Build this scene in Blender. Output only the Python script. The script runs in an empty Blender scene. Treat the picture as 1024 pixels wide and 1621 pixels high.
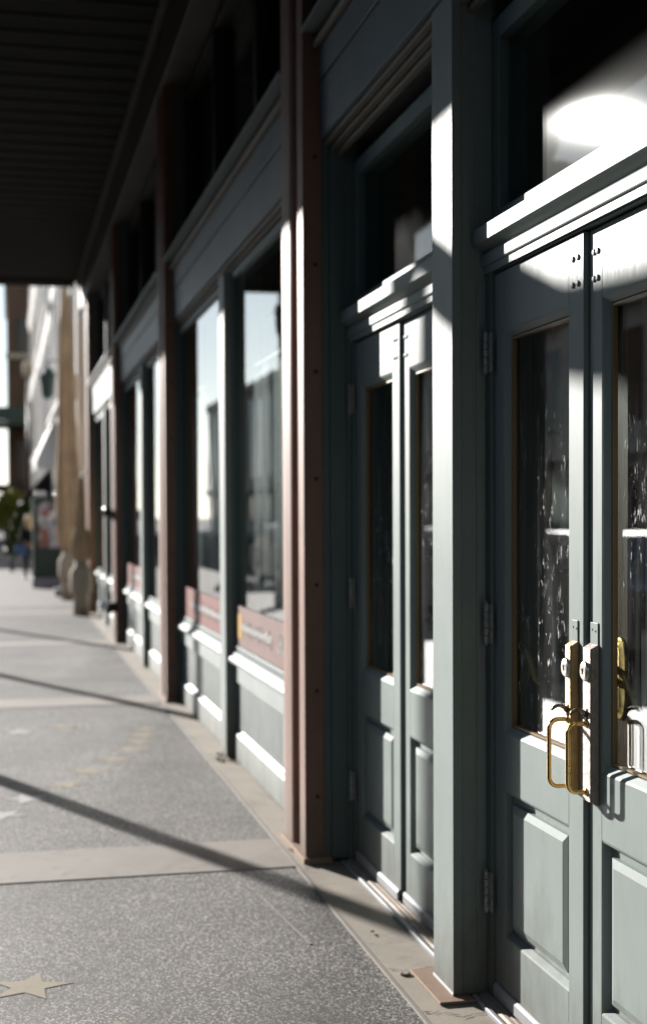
import bpy, bmesh, math, random
from mathutils import Vector, Matrix
R = math.radians
random.seed(7)
sc = bpy.context.scene
COL = sc.collection
# ------------------------------------------------------------------ camera
YAW, TILT, ROLL = R(12.55), R(1.5), R(0.25)
cam_d = bpy.data.cameras.new('camera')
cam = bpy.data.objects.new('camera', cam_d); COL.objects.link(cam)
cam.matrix_world = (Matrix.Translation((0, 0, 1.55)) @ Matrix.Rotation(-YAW, 4, 'Z')
                    @ Matrix.Rotation(math.pi/2 - TILT, 4, 'X') @ Matrix.Rotation(-ROLL, 4, 'Z'))
cam_d.sensor_fit = 'VERTICAL'; cam_d.sensor_height = 36; cam_d.sensor_width = 24
cam_d.lens = 50.0
cam_d.shift_y = (2251*math.tan(TILT) + 4.5) / 1621
cam_d.clip_start = 0.05; cam_d.clip_end = 3000
cam_d.dof.use_dof = True; cam_d.dof.focus_distance = 3.72; cam_d.dof.aperture_fstop = 2.4
sc.camera = cam
# ------------------------------------------------------------------ sky, sun, exposure
SUN_AZ, SUN_EL = R(23.5), R(15.1)
w = bpy.data.worlds.new("World"); sc.world = w; w.use_nodes = True
wn = w.node_tree.nodes
sky = wn.new('ShaderNodeTexSky'); sky.sky_type = 'NISHITA'; sky.sun_disc = False
sky.sun_elevation = SUN_EL; sky.sun_rotation = -SUN_AZ
sky.air_density = 1.0; sky.dust_density = 0.4; sky.ozone_density = 1.6
hs = wn.new('ShaderNodeHueSaturation'); hs.inputs['Saturation'].default_value = 0.5
tn = wn.new('ShaderNodeMixRGB'); tn.blend_type = 'MULTIPLY'; tn.inputs[0].default_value = 1; tn.inputs[2].default_value = (0.90, 1.0, 1.12, 1)
w.node_tree.links.new(sky.outputs[0], hs.inputs['Color']); w.node_tree.links.new(hs.outputs[0], tn.inputs[1])
w.node_tree.links.new(tn.outputs[0], wn['Background'].inputs[0])
wn['Background'].inputs[1].default_value = 0.052
sd = bpy.data.lights.new('sun', 'SUN'); so = bpy.data.objects.new('sun', sd); COL.objects.link(so)
sd.energy = 5.0; sd.angle = R(0.55); sd.color = (1.0, 0.955, 0.905)
light_dir = Vector((math.sin(SUN_AZ)*math.cos(SUN_EL), -math.cos(SUN_AZ)*math.cos(SUN_EL), -math.sin(SUN_EL)))
so.rotation_euler = light_dir.to_track_quat('-Z', 'Y').to_euler()
vs = sc.view_settings
vs.view_transform = 'Standard'; vs.look = 'None'; vs.exposure = 1.38; vs.gamma = 1.0
sc.cycles.max_bounces = 7; sc.cycles.diffuse_bounces = 1; sc.cycles.transparent_max_bounces = 16
sc.cycles.sample_clamp_indirect = 4.0

# ------------------------------------------------------------------ materials
def mat(name):
    m = bpy.data.materials.new(name); m.use_nodes = True
    return m, m.node_tree.nodes, m.node_tree.links
def noise(n, l, scale, detail=4, vec=None, rough=0.55):
    t = n.new('ShaderNodeTexNoise'); t.inputs['Scale'].default_value = scale
    t.inputs['Detail'].default_value = detail; t.inputs['Roughness'].default_value = rough
    if vec is not None: l.new(vec, t.inputs['Vector'])
    return t
def ramp(n, l, src, stops):
    r = n.new('ShaderNodeValToRGB'); l.new(src, r.inputs[0])
    e = r.color_ramp.elements
    while len(e) < len(stops): e.new(0.5)
    for k, (p, c) in enumerate(stops):
        e[k].position = p; e[k].color = (c[0], c[1], c[2], 1) if hasattr(c, '__len__') else (c, c, c, 1)
    return r
def coords(n, l, scale=(1, 1, 1)):
    g = n.new('ShaderNodeNewGeometry'); m = n.new('ShaderNodeMapping')
    m.inputs['Scale'].default_value = scale; l.new(g.outputs['Position'], m.inputs['Vector'])
    return m.outputs[0]
def mul(c, f): return tuple(min(1, x*f) for x in c)
def paint(name, c, var=0.12, rough=0.45, scale=3.0, bump=0.15, grain=(60, 60, 6), metallic=0.0, chip=None, grime=0.0):
    m, n, l = mat(name); b = n['Principled BSDF']
    if metallic < 0.3: c = mul(c, 0.68); b.inputs['Specular IOR Level'].default_value = 0.35 if rough < 0.42 else 0.12
    v = coords(n, l)
    big = noise(n, l, scale, 5, v)
    r = ramp(n, l, big.outputs[0], [(0.3, mul(c, 1-var)), (0.7, mul(c, 1+var))])
    col = r.outputs[0]
    gv = coords(n, l, grain); g = noise(n, l, 1.0, 5, gv, 0.7)
    mix = n.new('ShaderNodeMixRGB'); mix.blend_type = 'MULTIPLY'; mix.inputs[0].default_value = 0.6
    gr = ramp(n, l, g.outputs[0], [(0.3, 0.86), (0.7, 1.0)])
    l.new(col, mix.inputs[1]); l.new(gr.outputs[0], mix.inputs[2]); col = mix.outputs[0]
    if chip:
        cn = noise(n, l, 38, 6, v, 0.6); cr = ramp(n, l, cn.outputs[0], [(0.715, 0), (0.73, 1)])
        m2 = n.new('ShaderNodeMixRGB'); l.new(cr.outputs[0], m2.inputs[0]); l.new(col, m2.inputs[1])
        m2.inputs[2].default_value = (*chip, 1); col = m2.outputs[0]
    if grime:
        sp = n.new('ShaderNodeSeparateXYZ'); l.new(v, sp.inputs[0])
        mr = n.new('ShaderNodeMapRange'); mr.inputs[1].default_value = 0.0; mr.inputs[2].default_value = 0.55; mr.inputs[3].default_value = 0.42; mr.inputs[4].default_value = 0.0
        l.new(sp.outputs['Z'], mr.inputs[0])
        gn = noise(n, l, 5.0, 7, coords(n, l, (1, 1, 0.45)), 0.68)
        ad = n.new('ShaderNodeMath'); ad.operation = 'ADD'; l.new(mr.outputs[0], ad.inputs[0]); l.new(gn.outputs[0], ad.inputs[1])
        gr2 = ramp(n, l, ad.outputs[0], [(0.62, 0.0), (0.95, grime)])
        m4 = n.new('ShaderNodeMixRGB'); l.new(gr2.outputs[0], m4.inputs[0]); l.new(col, m4.inputs[1]); m4.inputs[2].default_value = (0.10, 0.088, 0.07, 1); col = m4.outputs[0]
    l.new(col, b.inputs['Base Color'])
    rr = ramp(n, l, g.outputs[0], [(0.2, max(0, rough-0.08)), (0.8, min(1, rough+0.12))])
    l.new(rr.outputs[0], b.inputs['Roughness']); b.inputs['Metallic'].default_value = metallic
    if bump:
        bp = n.new('ShaderNodeBump'); bp.inputs['Strength'].default_value = bump; bp.inputs['Distance'].default_value = 0.002
        l.new(g.outputs[0], bp.inputs['Height']); l.new(bp.outputs[0], b.inputs['Normal'])
    return m
M = {}
M['green'] = paint('sage_green_paint', (0.315, 0.375, 0.358), 0.07, 0.48, bump=0.25, chip=(0.22, 0.2, 0.17), grime=0.6)
M['jamb'] = paint('jamb_green_paint', (0.175, 0.235, 0.23), 0.07, 0.5, bump=0.25, grime=0.5)
M['panelgreen'] = paint('pale_sage_paint', (0.41, 0.462, 0.452), 0.07, 0.5, bump=0.2, grime=0.55)
M['frieze'] = paint('frieze_shade_paint', (0.20, 0.245, 0.26), 0.12, 0.45, 2.5, 0.3)  # same paint as the doors, darkened and blued: shade put into the colour
M['trim_tan'] = paint('cove_paint', (0.30, 0.28, 0.235), 0.1, 0.5)
M['brown'] = paint('iron_column_paint', (0.34, 0.205, 0.16), 0.1, 0.5, 4.0, 0.3, chip=(0.16, 0.10, 0.08), grime=0.6)
M['darkframe'] = paint('dark_window_frame', (0.07, 0.07, 0.065), 0.1, 0.55)
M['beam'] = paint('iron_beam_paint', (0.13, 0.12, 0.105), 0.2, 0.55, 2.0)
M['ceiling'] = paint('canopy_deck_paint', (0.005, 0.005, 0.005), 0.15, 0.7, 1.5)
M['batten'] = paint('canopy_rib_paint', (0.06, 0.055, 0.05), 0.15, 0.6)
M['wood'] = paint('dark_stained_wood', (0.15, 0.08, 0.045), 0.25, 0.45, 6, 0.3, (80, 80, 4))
M['bead'] = paint('gilt_wood_bead', (0.30, 0.20, 0.09), 0.15, 0.4)
M['sill'] = paint('weathered_sill_wood', (0.46, 0.38, 0.31), 0.25, 0.6, 9, 0.6, (90, 6, 90))
M['aluminium'] = paint('threshold_metal', (0.42, 0.43, 0.44), 0.12, 0.6, 8, 0.2, (80, 4, 80), 0.15)
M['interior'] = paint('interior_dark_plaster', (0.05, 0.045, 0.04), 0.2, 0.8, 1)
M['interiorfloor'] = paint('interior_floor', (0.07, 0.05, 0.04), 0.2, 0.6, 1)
M['hinge'] = paint('worn_steel_hinge', (0.30, 0.31, 0.30), 0.35, 0.45, 60, 0.4, (140, 140, 140), 0.35)
M['silver'] = paint('lock_cylinder_metal', (0.75, 0.70, 0.64), 0.05, 0.28, 30, 0.1, metallic=0.9)
M['darkmetal'] = paint('tarnished_latch', (0.16, 0.13, 0.10), 0.2, 0.32, 30, 0.1, metallic=0.9)
M['boltpaint'] = paint('bolt_paint', (0.10, 0.055, 0.045), 0.1, 0.5)
M['rearbrick'] = paint('dark_rear_brick', (0.05, 0.042, 0.038), 0.2, 0.9)  # brick of the added rear building, kept dark so it bounces little sun
M['plate'] = paint('rust_pink_base_plate', (0.42, 0.30, 0.225), 0.12, 0.7, 7, 0.4, (60, 60, 60))
M['stone'] = paint('white_stone', (0.92, 0.90, 0.86), 0.12, 0.8, 0.8, 0.3, (6, 6, 3))
M['stone2'] = paint('grey_stone', (0.60, 0.60, 0.62), 0.12, 0.8, 0.8, 0.3, (6, 6, 3))
M['cream'] = paint('cream_render', (0.80, 0.68, 0.53), 0.12, 0.8, 0.8)
M['brick'] = paint('brown_brick', (0.23, 0.155, 0.11), 0.2, 0.85, 0.6, 0.4, (9, 9, 30))
M['redbrick'] = paint('red_brick', (0.21, 0.12, 0.09), 0.2, 0.85, 0.6, 0.4, (9, 9, 30))
M['asphalt'] = paint('asphalt', (0.06, 0.06, 0.062), 0.15, 0.85, 2, 0.6, (60, 60, 60))
M['drape'] = paint('tan_drape_cloth', (0.95, 0.68, 0.42), 0.18, 0.85, 3, 0.3, (60, 60, 8))
M['dgreen'] = paint('dark_green_enamel', (0.018, 0.06, 0.05), 0.1, 0.35)
M['lav'] = paint('pale_plinth', (0.42, 0.42, 0.47), 0.1, 0.7)
M['awning'] = paint('dark_awning_cloth', (0.028, 0.026, 0.026), 0.2, 0.8)
M['awnedge'] = paint('awning_tan_cloth', (0.42, 0.33, 0.24), 0.2, 0.8)
M['black'] = paint('black_enamel', (0.015, 0.015, 0.016), 0.1, 0.3)
M['skin'] = paint('skin', (0.50, 0.29, 0.20), 0.05, 0.5, bump=0)
M['hair'] = paint('blonde_hair', (0.95, 0.66, 0.38), 0.15, 0.5)
M['greyhat'] = paint('grey_wool_hat', (0.20, 0.21, 0.23), 0.1, 0.9)
M['coat'] = paint('black_coat', (0.018, 0.018, 0.02), 0.1, 0.8)
M['plum'] = paint('plum_coat', (0.055, 0.045, 0.07), 0.1, 0.8)
M['bluebag'] = paint('blue_bag_cloth', (0.12, 0.22, 0.42), 0.1, 0.7)
M['white'] = paint('white_paint', (0.78, 0.79, 0.8), 0.04, 0.25, bump=0)
M['carsilver'] = paint('silver_car_paint', (0.5, 0.51, 0.53), 0.03, 0.25, bump=0)
M['rubber'] = paint('tyre_rubber', (0.03, 0.03, 0.03), 0.1, 0.8)
M['chrome'] = paint('chrome', (0.8, 0.8, 0.8), 0.02, 0.12, bump=0, metallic=1)
M['carglass'] = paint('car_window_glass', (0.02, 0.025, 0.03), 0.02, 0.08, bump=0)
M['redsign'] = paint('red_window_sticker', (0.22, 0.04, 0.028), 0.1, 0.5, bump=0)
M['pinksign'] = paint('faded_red_sticker', (0.23, 0.125, 0.105), 0.1, 0.5, bump=0)
M['signwhite'] = paint('white_sticker_lettering', (0.52, 0.50, 0.48), 0.05, 0.5, bump=0)
M['yellow'] = paint('yellow_sticker_patch', (0.65, 0.36, 0.03), 0.1, 0.5, bump=0)
M['leaf'] = paint('dry_leaf', (0.40, 0.26, 0.15), 0.2, 0.7, 20)
M['ivy'] = paint('ivy_leaf', (0.07, 0.10, 0.025), 0.3, 0.6, 9)
M['bush'] = paint('bush_leaf', (0.22, 0.24, 0.04), 0.3, 0.6, 9)
M['bark'] = paint('bark', (0.12, 0.09, 0.07), 0.2, 0.9, 9)
M['curtain'] = paint('streak_curtain_cloth', (0.97, 0.99, 1.0), 0.10, 0.85, 4, 0.2, (40, 40, 3))
M['poster'] = None

def brass(name, c, rough, tex=0.0, metal=1.0):
    m, n, l = mat(name); b = n['Principled BSDF']; v = coords(n, l)
    a = noise(n, l, 55, 5, v)
    r = ramp(n, l, a.outputs[0], [(0.30, mul(c, 0.45)), (0.46, c), (0.8, mul(c, 1.15))])
    l.new(r.outputs[0], b.inputs['Base Color']); b.inputs['Metallic'].default_value = metal
    if tex: r.color_ramp.elements[0].color = (*mul(c, 0.8), 1)
    rr = ramp(n, l, a.outputs[0], [(0.3, rough+0.2), (0.6, rough)]); l.new(rr.outputs[0], b.inputs['Roughness'])
    if tex:
        t = noise(n, l, 260, 3, v, 0.7)
        bp = n.new('ShaderNodeBump'); bp.inputs['Strength'].default_value = tex; bp.inputs['Distance'].default_value = 0.003
        l.new(t.outputs[0], bp.inputs['Height']); l.new(bp.outputs[0], b.inputs['Normal'])
    return m
M['brass'] = brass('polished_brass', (0.83, 0.55, 0.20), 0.16)
M['oldbrass'] = brass('old_brass_furniture', (0.95, 0.62, 0.22), 0.42, 0.0, 0.6)
M['hammered'] = brass('hammered_brass', (0.42, 0.30, 0.15), 0.34, 1.0, 0.75)
M['hammeredgrey'] = brass('hammered_grey_metal', (0.26, 0.225, 0.20), 0.40, 1.0, 0.6)

def glass(name, dirt=0.0, streak=0.0, boost=1.0, tint=(0.82, 0.86, 0.85), haze=0.0, rough=0.006, base=0.06):
    m, n, l = mat(name); n.remove(n['Principled BSDF']); out = n['Material Output']
    g = n.new('ShaderNodeNewGeometry')
    d = n.new('ShaderNodeVectorMath'); d.operation = 'DOT_PRODUCT'
    l.new(g.outputs['Incoming'], d.inputs[0]); l.new(g.outputs['Normal'], d.inputs[1])
    def math_(op, a, b=None):
        x = n.new('ShaderNodeMath'); x.operation = op; x.use_clamp = False
        for k, s in enumerate((a, b)):
            if s is None: continue
            if isinstance(s, (int, float)): x.inputs[k].default_value = s
            else: l.new(s, x.inputs[k])
        return x.outputs[0]
    ab = math_('ABSOLUTE', d.outputs['Value']); inv = math_('SUBTRACT', 1.0, ab)
    p5 = math_('POWER', inv, 4.2); f = math_('MULTIPLY', p5, 0.93*boost); f = math_('ADD', f, base); f = math_('MINIMUM', f, 0.96)
    tr = n.new('ShaderNodeBsdfTransparent'); tr.inputs[0].default_value = (*tint, 1)
    gl = n.new('ShaderNodeBsdfGlossy'); gl.inputs['Roughness'].default_value = rough
    wv = coords(n, l, (1, 1, 0.6)); wob = noise(n, l, 1.6, 2, wv)
    bp = n.new('ShaderNodeBump'); bp.inputs['Strength'].default_value = 0.05; bp.inputs['Distance'].default_value = 0.01
    l.new(wob.outputs[0], bp.inputs['Height']); l.new(bp.outputs[0], gl.inputs['Normal'])
    mx = n.new('ShaderNodeMixShader'); l.new(f, mx.inputs[0]); l.new(tr.outputs[0], mx.inputs[1]); l.new(gl.outputs[0], mx.inputs[2])
    cur = mx.outputs[0]
    if haze:                                # greasy film: a broad sheen over the mirror reflection
        g2 = n.new('ShaderNodeBsdfGlossy'); g2.inputs['Roughness'].default_value = 0.38; g2.inputs[0].default_value = (0.9, 0.9, 0.9, 1)
        hf = math_('MULTIPLY', f, haze)
        mh = n.new('ShaderNodeMixShader'); l.new(hf, mh.inputs[0]); l.new(cur, mh.inputs[1]); l.new(g2.outputs[0], mh.inputs[2]); cur = mh.outputs[0]
    if dirt or streak:
        # dust film and dried wash marks
        df = n.new('ShaderNodeBsdfDiffuse'); df.inputs[0].default_value = (0.72, 0.73, 0.72, 1)
        v1 = coords(n, l, (14, 14, 1.1)); a = noise(n, l, 1.0, 5, v1, 0.6)
        film = ramp(n, l, a.outputs[0], [(0.38, 0.0), (0.75, dirt)])
        v2 = coords(n, l, (46, 46, 15)); b2 = noise(n, l, 1.0, 6, v2, 0.62); b2.inputs['Distortion'].default_value = 0.9
        spots = ramp(n, l, b2.outputs[0], [(0.615, 0.0), (0.69, streak)])
        v3 = coords(n, l, (3.2, 3.2, 1.7)); c3 = noise(n, l, 1.0, 3, v3)
        patch = ramp(n, l, c3.outputs[0], [(0.38, 0.0), (0.52, 1.0)])
        sep = n.new('ShaderNodeSeparateXYZ'); l.new(g.outputs['Position'], sep.inputs[0])
        hz = n.new('ShaderNodeMapRange'); hz.inputs[1].default_value = 2.0; hz.inputs[2].default_value = 1.45
        hz.inputs[3].default_value = 0.0; hz.inputs[4].default_value = 1.0; l.new(sep.outputs['Z'], hz.inputs[0])
        sp = math_('MULTIPLY', spots.outputs[0], patch.outputs[0]); sp = math_('MULTIPLY', sp, hz.outputs[0])
        hz2 = math_('MULTIPLY', film.outputs[0], hz.outputs[0])
        tot = math_('ADD', sp, hz2); tot = math_('MINIMUM', tot, 0.9)
        m3 = n.new('ShaderNodeMixShader'); l.new(tot, m3.inputs[0]); l.new(cur, m3.inputs[1]); l.new(df.outputs[0], m3.inputs[2]); cur = m3.outputs[0]
    l.new(cur, out.inputs['Surface'])
    return m
M['glass_door'] = glass('smeared_door_glass', 0.06, 0.80, 0.9)
M['glass_win'] = glass('shop_window_glass', 0.0, 0.0, 0.9)
M['glass_top'] = glass('dusty_transom_glass', 0.0, 0.0, 0.28, haze=0.009, rough=0.027, base=0.03)

def stains(n, l, v, col):
    vg = n.new('ShaderNodeTexVoronoi'); vg.inputs['Scale'].default_value = 2.6; l.new(v, vg.inputs['Vector'])
    r1 = ramp(n, l, vg.outputs['Distance'], [(0.035, 0.45), (0.055, 1.0)])
    st = noise(n, l, 1.7, 6, v, 0.65); st.inputs['Distortion'].default_value = 0.6
    r2 = ramp(n, l, st.outputs[0], [(0.30, 0.70), (0.46, 1.0)])
    for r_ in (r1, r2):
        m = n.new('ShaderNodeMixRGB'); m.blend_type = 'MULTIPLY'; m.inputs[0].default_value = 1; l.new(col, m.inputs[1]); l.new(r_.outputs[0], m.inputs[2]); col = m.outputs[0]
    return col
def aggregate():
    m, n, l = mat('exposed_aggregate'); b = n['Principled BSDF']; v = coords(n, l)
    vo = n.new('ShaderNodeTexVoronoi'); vo.inputs['Scale'].default_value = 175; l.new(v, vo.inputs['Vector'])
    sep = n.new('ShaderNodeSeparateColor'); l.new(vo.outputs['Color'], sep.inputs[0])
    r = ramp(n, l, sep.outputs[0], [(0.0, (0.02, 0.02, 0.02)), (0.3, (0.06, 0.058, 0.054)), (0.55, (0.17, 0.16, 0.15)), (0.78, (0.32, 0.27, 0.225)), (0.92, (0.80, 0.78, 0.74))])
    big = noise(n, l, 0.9, 5, v, 0.6)
    br = ramp(n, l, big.outputs[0], [(0.32, 0.32), (0.68, 0.66)])
    mx = n.new('ShaderNodeMixRGB'); mx.blend_type = 'MULTIPLY'; mx.inputs[0].default_value = 1
    l.new(r.outputs[0], mx.inputs[1]); l.new(br.outputs[0], mx.inputs[2])
    # matrix between the pebbles
    er = ramp(n, l, vo.outputs['Distance'], [(0.45, 1.0), (0.75, 0.55)])
    m2 = n.new('ShaderNodeMixRGB'); m2.blend_type = 'MULTIPLY'; m2.inputs[0].default_value = 0.8
    l.new(mx.outputs[0], m2.inputs[1]); l.new(er.outputs[0], m2.inputs[2])
    l.new(stains(n, l, v, m2.outputs[0]), b.inputs['Base Color']); b.inputs['Roughness'].default_value = 0.6
    bp = n.new('ShaderNodeBump'); bp.inputs['Strength'].default_value = 0.3; bp.inputs['Distance'].default_value = 0.002; bp.invert = True
    l.new(vo.outputs['Distance'], bp.inputs['Height']); l.new(bp.outputs[0], b.inputs['Normal'])
    return m
M['agg'] = aggregate()
def concrete(name, c):
    c = mul(c, 0.66)
    m, n, l = mat(name); b = n['Principled BSDF']; v = coords(n, l)
    a = noise(n, l, 2.2, 6, v, 0.65); f = noise(n, l, 160, 4, v, 0.7); s = noise(n, l, 7, 5, v, 0.6)
    r = ramp(n, l, a.outputs[0], [(0.3, mul(c, 0.82)), (0.7, mul(c, 1.08))])
    fr = ramp(n, l, f.outputs[0], [(0.3, 0.82), (0.65, 1.05)]); sr = ramp(n, l, s.outputs[0], [(0.28, 0.72), (0.42, 1.0)])
    x = n.new('ShaderNodeMixRGB'); x.blend_type = 'MULTIPLY'; x.inputs[0].default_value = 1; l.new(r.outputs[0], x.inputs[1]); l.new(fr.outputs[0], x.inputs[2])
    y = n.new('ShaderNodeMixRGB'); y.blend_type = 'MULTIPLY'; y.inputs[0].default_value = 1; l.new(x.outputs[0], y.inputs[1]); l.new(sr.outputs[0], y.inputs[2])
    l.new(stains(n, l, v, y.outputs[0]), b.inputs['Base Color']); b.inputs['Roughness'].default_value = 0.75
    bp = n.new('ShaderNodeBump'); bp.inputs['Strength'].default_value = 0.35; bp.inputs['Distance'].default_value = 0.002
    l.new(f.outputs[0], bp.inputs['Height']); l.new(bp.outputs[0], b.inputs['Normal'])
    return m
M['concrete'] = concrete('smooth_concrete', (0.35, 0.315, 0.275))
M['border'] = concrete('border_concrete', (0.44, 0.385, 0.315))
M['farwalk'] = concrete('worn_concrete', (0.20, 0.18, 0.16))
M['startan'] = concrete('tan_star_inlay', (0.36, 0.295, 0.19))
M['starwhite'] = concrete('white_star_inlay', (0.52, 0.53, 0.55))
def poster_mat():
    m, n, l = mat('poster_collage'); b = n['Principled BSDF']; v = coords(n, l)
    vo = n.new('ShaderNodeTexVoronoi'); vo.inputs['Scale'].default_value = 7; l.new(v, vo.inputs['Vector'])
    s = n.new('ShaderNodeSeparateColor'); l.new(vo.outputs['Color'], s.inputs[0])
    r = ramp(n, l, s.outputs[0], [(0.0, (0.06, 0.09, 0.14)), (0.3, (0.35, 0.36, 0.42)), (0.6, (0.55, 0.55, 0.6)), (0.8, (0.25, 0.10, 0.07)), (0.95, (0.6, 0.6, 0.62))])
    r.color_ramp.interpolation = 'CONSTANT'
    l.new(r.outputs[0], b.inputs['Base Color']); b.inputs['Roughness'].default_value = 0.3
    return m
M['poster'] = poster_mat()
def emis(name, c, s):
    m, n, l = mat(name); b = n['Principled BSDF']
    b.inputs['Base Color'].default_value = (*c, 1); b.inputs['Emission Color'].default_value = (*c, 1); b.inputs['Emission Strength'].default_value = s
    return m
M['lamp'] = emis('warm_lamp_glow', (1.0, 0.42, 0.07), 0.16)

# ------------------------------------------------------------------ mesh helpers
def box(bm, x0, x1, y0, y1, z0, z1):
    vs_ = [bm.verts.new((x, y, z)) for x in (x0, x1) for y in (y0, y1) for z in (z0, z1)]
    for f in ((0, 1, 3, 2), (4, 6, 7, 5), (0, 4, 5, 1), (2, 3, 7, 6), (0, 2, 6, 4), (1, 5, 7, 3)):
        bm.faces.new([vs_[i] for i in f])
def nested(bm, rect, loops, x0, cap=True):
    """rectangular rings in the Y-Z plane facing -X; loops = (inset, depth into +X)"""
    y0, y1, z0, z1 = rect; prev = None
    for ins, d in loops:
        cur = [bm.verts.new((x0+d, y, z)) for y, z in ((y0+ins, z0+ins), (y1-ins, z0+ins), (y1-ins, z1-ins), (y0+ins, z1-ins))]
        if prev:
            for k in range(4):
                bm.faces.new([prev[k], prev[(k+1) % 4], cur[(k+1) % 4], cur[k]])
        prev = cur
    if cap: bm.faces.new(prev)
def extrude_y(bm, prof, y0, y1):
    """closed profile of (x, z) drawn along Y"""
    a = [bm.verts.new((x, y0, z)) for x, z in prof]; b = [bm.verts.new((x, y1, z)) for x, z in prof]
    k = len(prof)
    for i in range(k): bm.faces.new([a[i], a[(i+1) % k], b[(i+1) % k], b[i]])
    bm.faces.new(a); bm.faces.new(b[::-1])
def extrude_z(bm, prof, z0, z1):
    a = [bm.verts.new((x, y, z0)) for x, y in prof]; b = [bm.verts.new((x, y, z1)) for x, y in prof]
    k = len(prof)
    for i in range(k): bm.faces.new([a[i], a[(i+1) % k], b[(i+1) % k], b[i]])
    bm.faces.new(a); bm.faces.new(b[::-1])
def tube(bm, pts, r, seg=12, closed=False):
    pts = [Vector(p) for p in pts]; rings = []; n = len(pts)
    up = None
    for i, p in enumerate(pts):
        if closed: t = (pts[(i+1) % n]-pts[i-1]).normalized()
        else: t = (pts[min(i+1, n-1)]-pts[max(i-1, 0)]).normalized()
        if up is None:
            up = Vector((0, 0, 1)) if abs(t.z) < 0.9 else Vector((1, 0, 0))
        s = t.cross(up).normalized(); up = s.cross(t).normalized()
        rr = r[i] if hasattr(r, '__len__') else r
        rings.append([bm.verts.new(p+(s*math.cos(a)+up*math.sin(a))*rr) for a in [2*math.pi*k/seg for k in range(seg)]])
    m = n if closed else n-1
    for i in range(m):
        A, B = rings[i], rings[(i+1) % n]
        for k in range(seg): bm.faces.new([A[k], A[(k+1) % seg], B[(k+1) % seg], B[k]])
    if not closed:
        bm.faces.new(rings[0][::-1]); bm.faces.new(rings[-1])
def lathe(bm, prof, c=(0, 0, 0), seg=24, axis='Z', wob=None):
    rings = []
    for r, h in prof:
        ring = []
        for k in range(seg):
            a = 2*math.pi*k/seg; q = r*(wob(a, h) if wob else 1)
            p = (q*math.cos(a), q*math.sin(a), h)
            if axis == 'X': p = (p[2], p[0], p[1])
            if axis == 'Y': p = (p[0], p[2], p[1])
            ring.append(bm.verts.new((c[0]+p[0], c[1]+p[1], c[2]+p[2])))
        rings.append(ring)
    for A, B in zip(rings, rings[1:]):
        for k in range(seg): bm.faces.new([A[k], A[(k+1) % seg], B[(k+1) % seg], B[k]])
    bm.faces.new(rings[0][::-1]); bm.faces.new(rings[-1])
def obj(name, bm, m, parent=None, bevel=0.0, smooth=False, loc=None):
    bmesh.ops.recalc_face_normals(bm, faces=bm.faces[:])
    me = bpy.data.meshes.new(name); bm.to_mesh(me); bm.free()
    if smooth:
        for p in me.polygons: p.use_smooth = True
    me.materials.append(M[m] if isinstance(m, str) else m)
    o = bpy.data.objects.new(name, me); COL.objects.link(o)
    if loc: o.location = loc
    if parent is not None: o.parent = parent
    if bevel:
        b = o.modifiers.new('bevel', 'BEVEL'); b.width = bevel; b.segments = 2; b.limit_method = 'ANGLE'; b.angle_limit = R(40)
        b.harden_normals = False
    return o
def B(): return bmesh.new()
def thing(name, label, cat, loc=(0, 0, 0), group=None, rz=0):
    o = bpy.data.objects.new(name, None); COL.objects.link(o); o.location = loc; o.rotation_euler = (0, 0, rz)
    o['label'] = label; o['category'] = cat
    if group: o['group'] = group
    return o
def tag(o, label, cat, group=None):
    o['label'] = label; o['category'] = cat
    if group: o['group'] = group
    return o
def struct(o, kind='structure'): o['kind'] = kind; return o
def boxobj(name, dims, m, parent=None, bevel=0.0):
    bm = B(); box(bm, *dims); return obj(name, bm, m, parent, bevel)

P = 5.6           # bay length
FX = 1.28         # street face of the iron columns
# ------------------------------------------------------------------ ground
def sheet(name, x0, x1, y0, y1, z, m, t=None):
    bm = B()
    if t: box(bm, x0, x1, y0, y1, z-t, z)
    else: bm.faces.new([bm.verts.new(p) for p in ((x0, y0, z), (x1, y0, z), (x1, y1, z), (x0, y1, z))])
    return struct(obj(name, bm, m))
sheet('ground', -400, 400, -60, 900, -0.16, 'asphalt')
sheet('road', -14, -2.75, -40, 400, -0.14, 'asphalt')
sheet('sidewalk', -2.6, 1.24, -30, 24.9, 0.0, 'agg', 0.15)
sheet('kerb', -2.75, -2.6, -30, 76.5, 0.002, 'concrete', 0.16)
sheet('sidewalk_border', 1.24, 1.62, -30, 24.9, 0.004, 'border', 0.15)
sheet('far_sidewalk', -2.6, 1.62, 24.9, 76.5, 0.0, 'farwalk', 0.15)
sheet('opposite_sidewalk', -18.2, -14, -40, 200, 0.0, 'concrete', 0.16)
sheet('side_street', -2.6, 40, 76.5, 82.5, -0.12, M['redbrick'], 0.1)
for k in range(-1, 4):
    y = 6.10+k*P
    bm = B(); box(bm, -2.55, 1.236, y, y+0.56, -0.1, 0.004)
    struct(obj('sidewalk_band', bm, 'concrete', bevel=0.004))
# open joint of the sheet at the border and the band edges: thin pale strip
bm = B(); box(bm, 1.228, 1.240, -30, 24.9, -0.05, 0.007); struct(obj('sidewalk_joint', bm, 'concrete'))
# patched strip in the aggregate: a faint pale seam along the walk
bm = B()
pts = [(0.985, 5.72), (1.02, 5.35), (1.055, 4.98)]
for (a, b_) in zip(pts, pts[1:]):
    vv = [bm.verts.new((a[0]-0.006, a[1], 0.0035)), bm.verts.new((a[0]+0.006, a[1], 0.0035)), bm.verts.new((b_[0]+0.006, b_[1], 0.0035)), bm.verts.new((b_[0]-0.006, b_[1], 0.0035))]
    bm.faces.new(vv)
struct(obj('sidewalk_seam', bm, 'concrete'))

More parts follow.
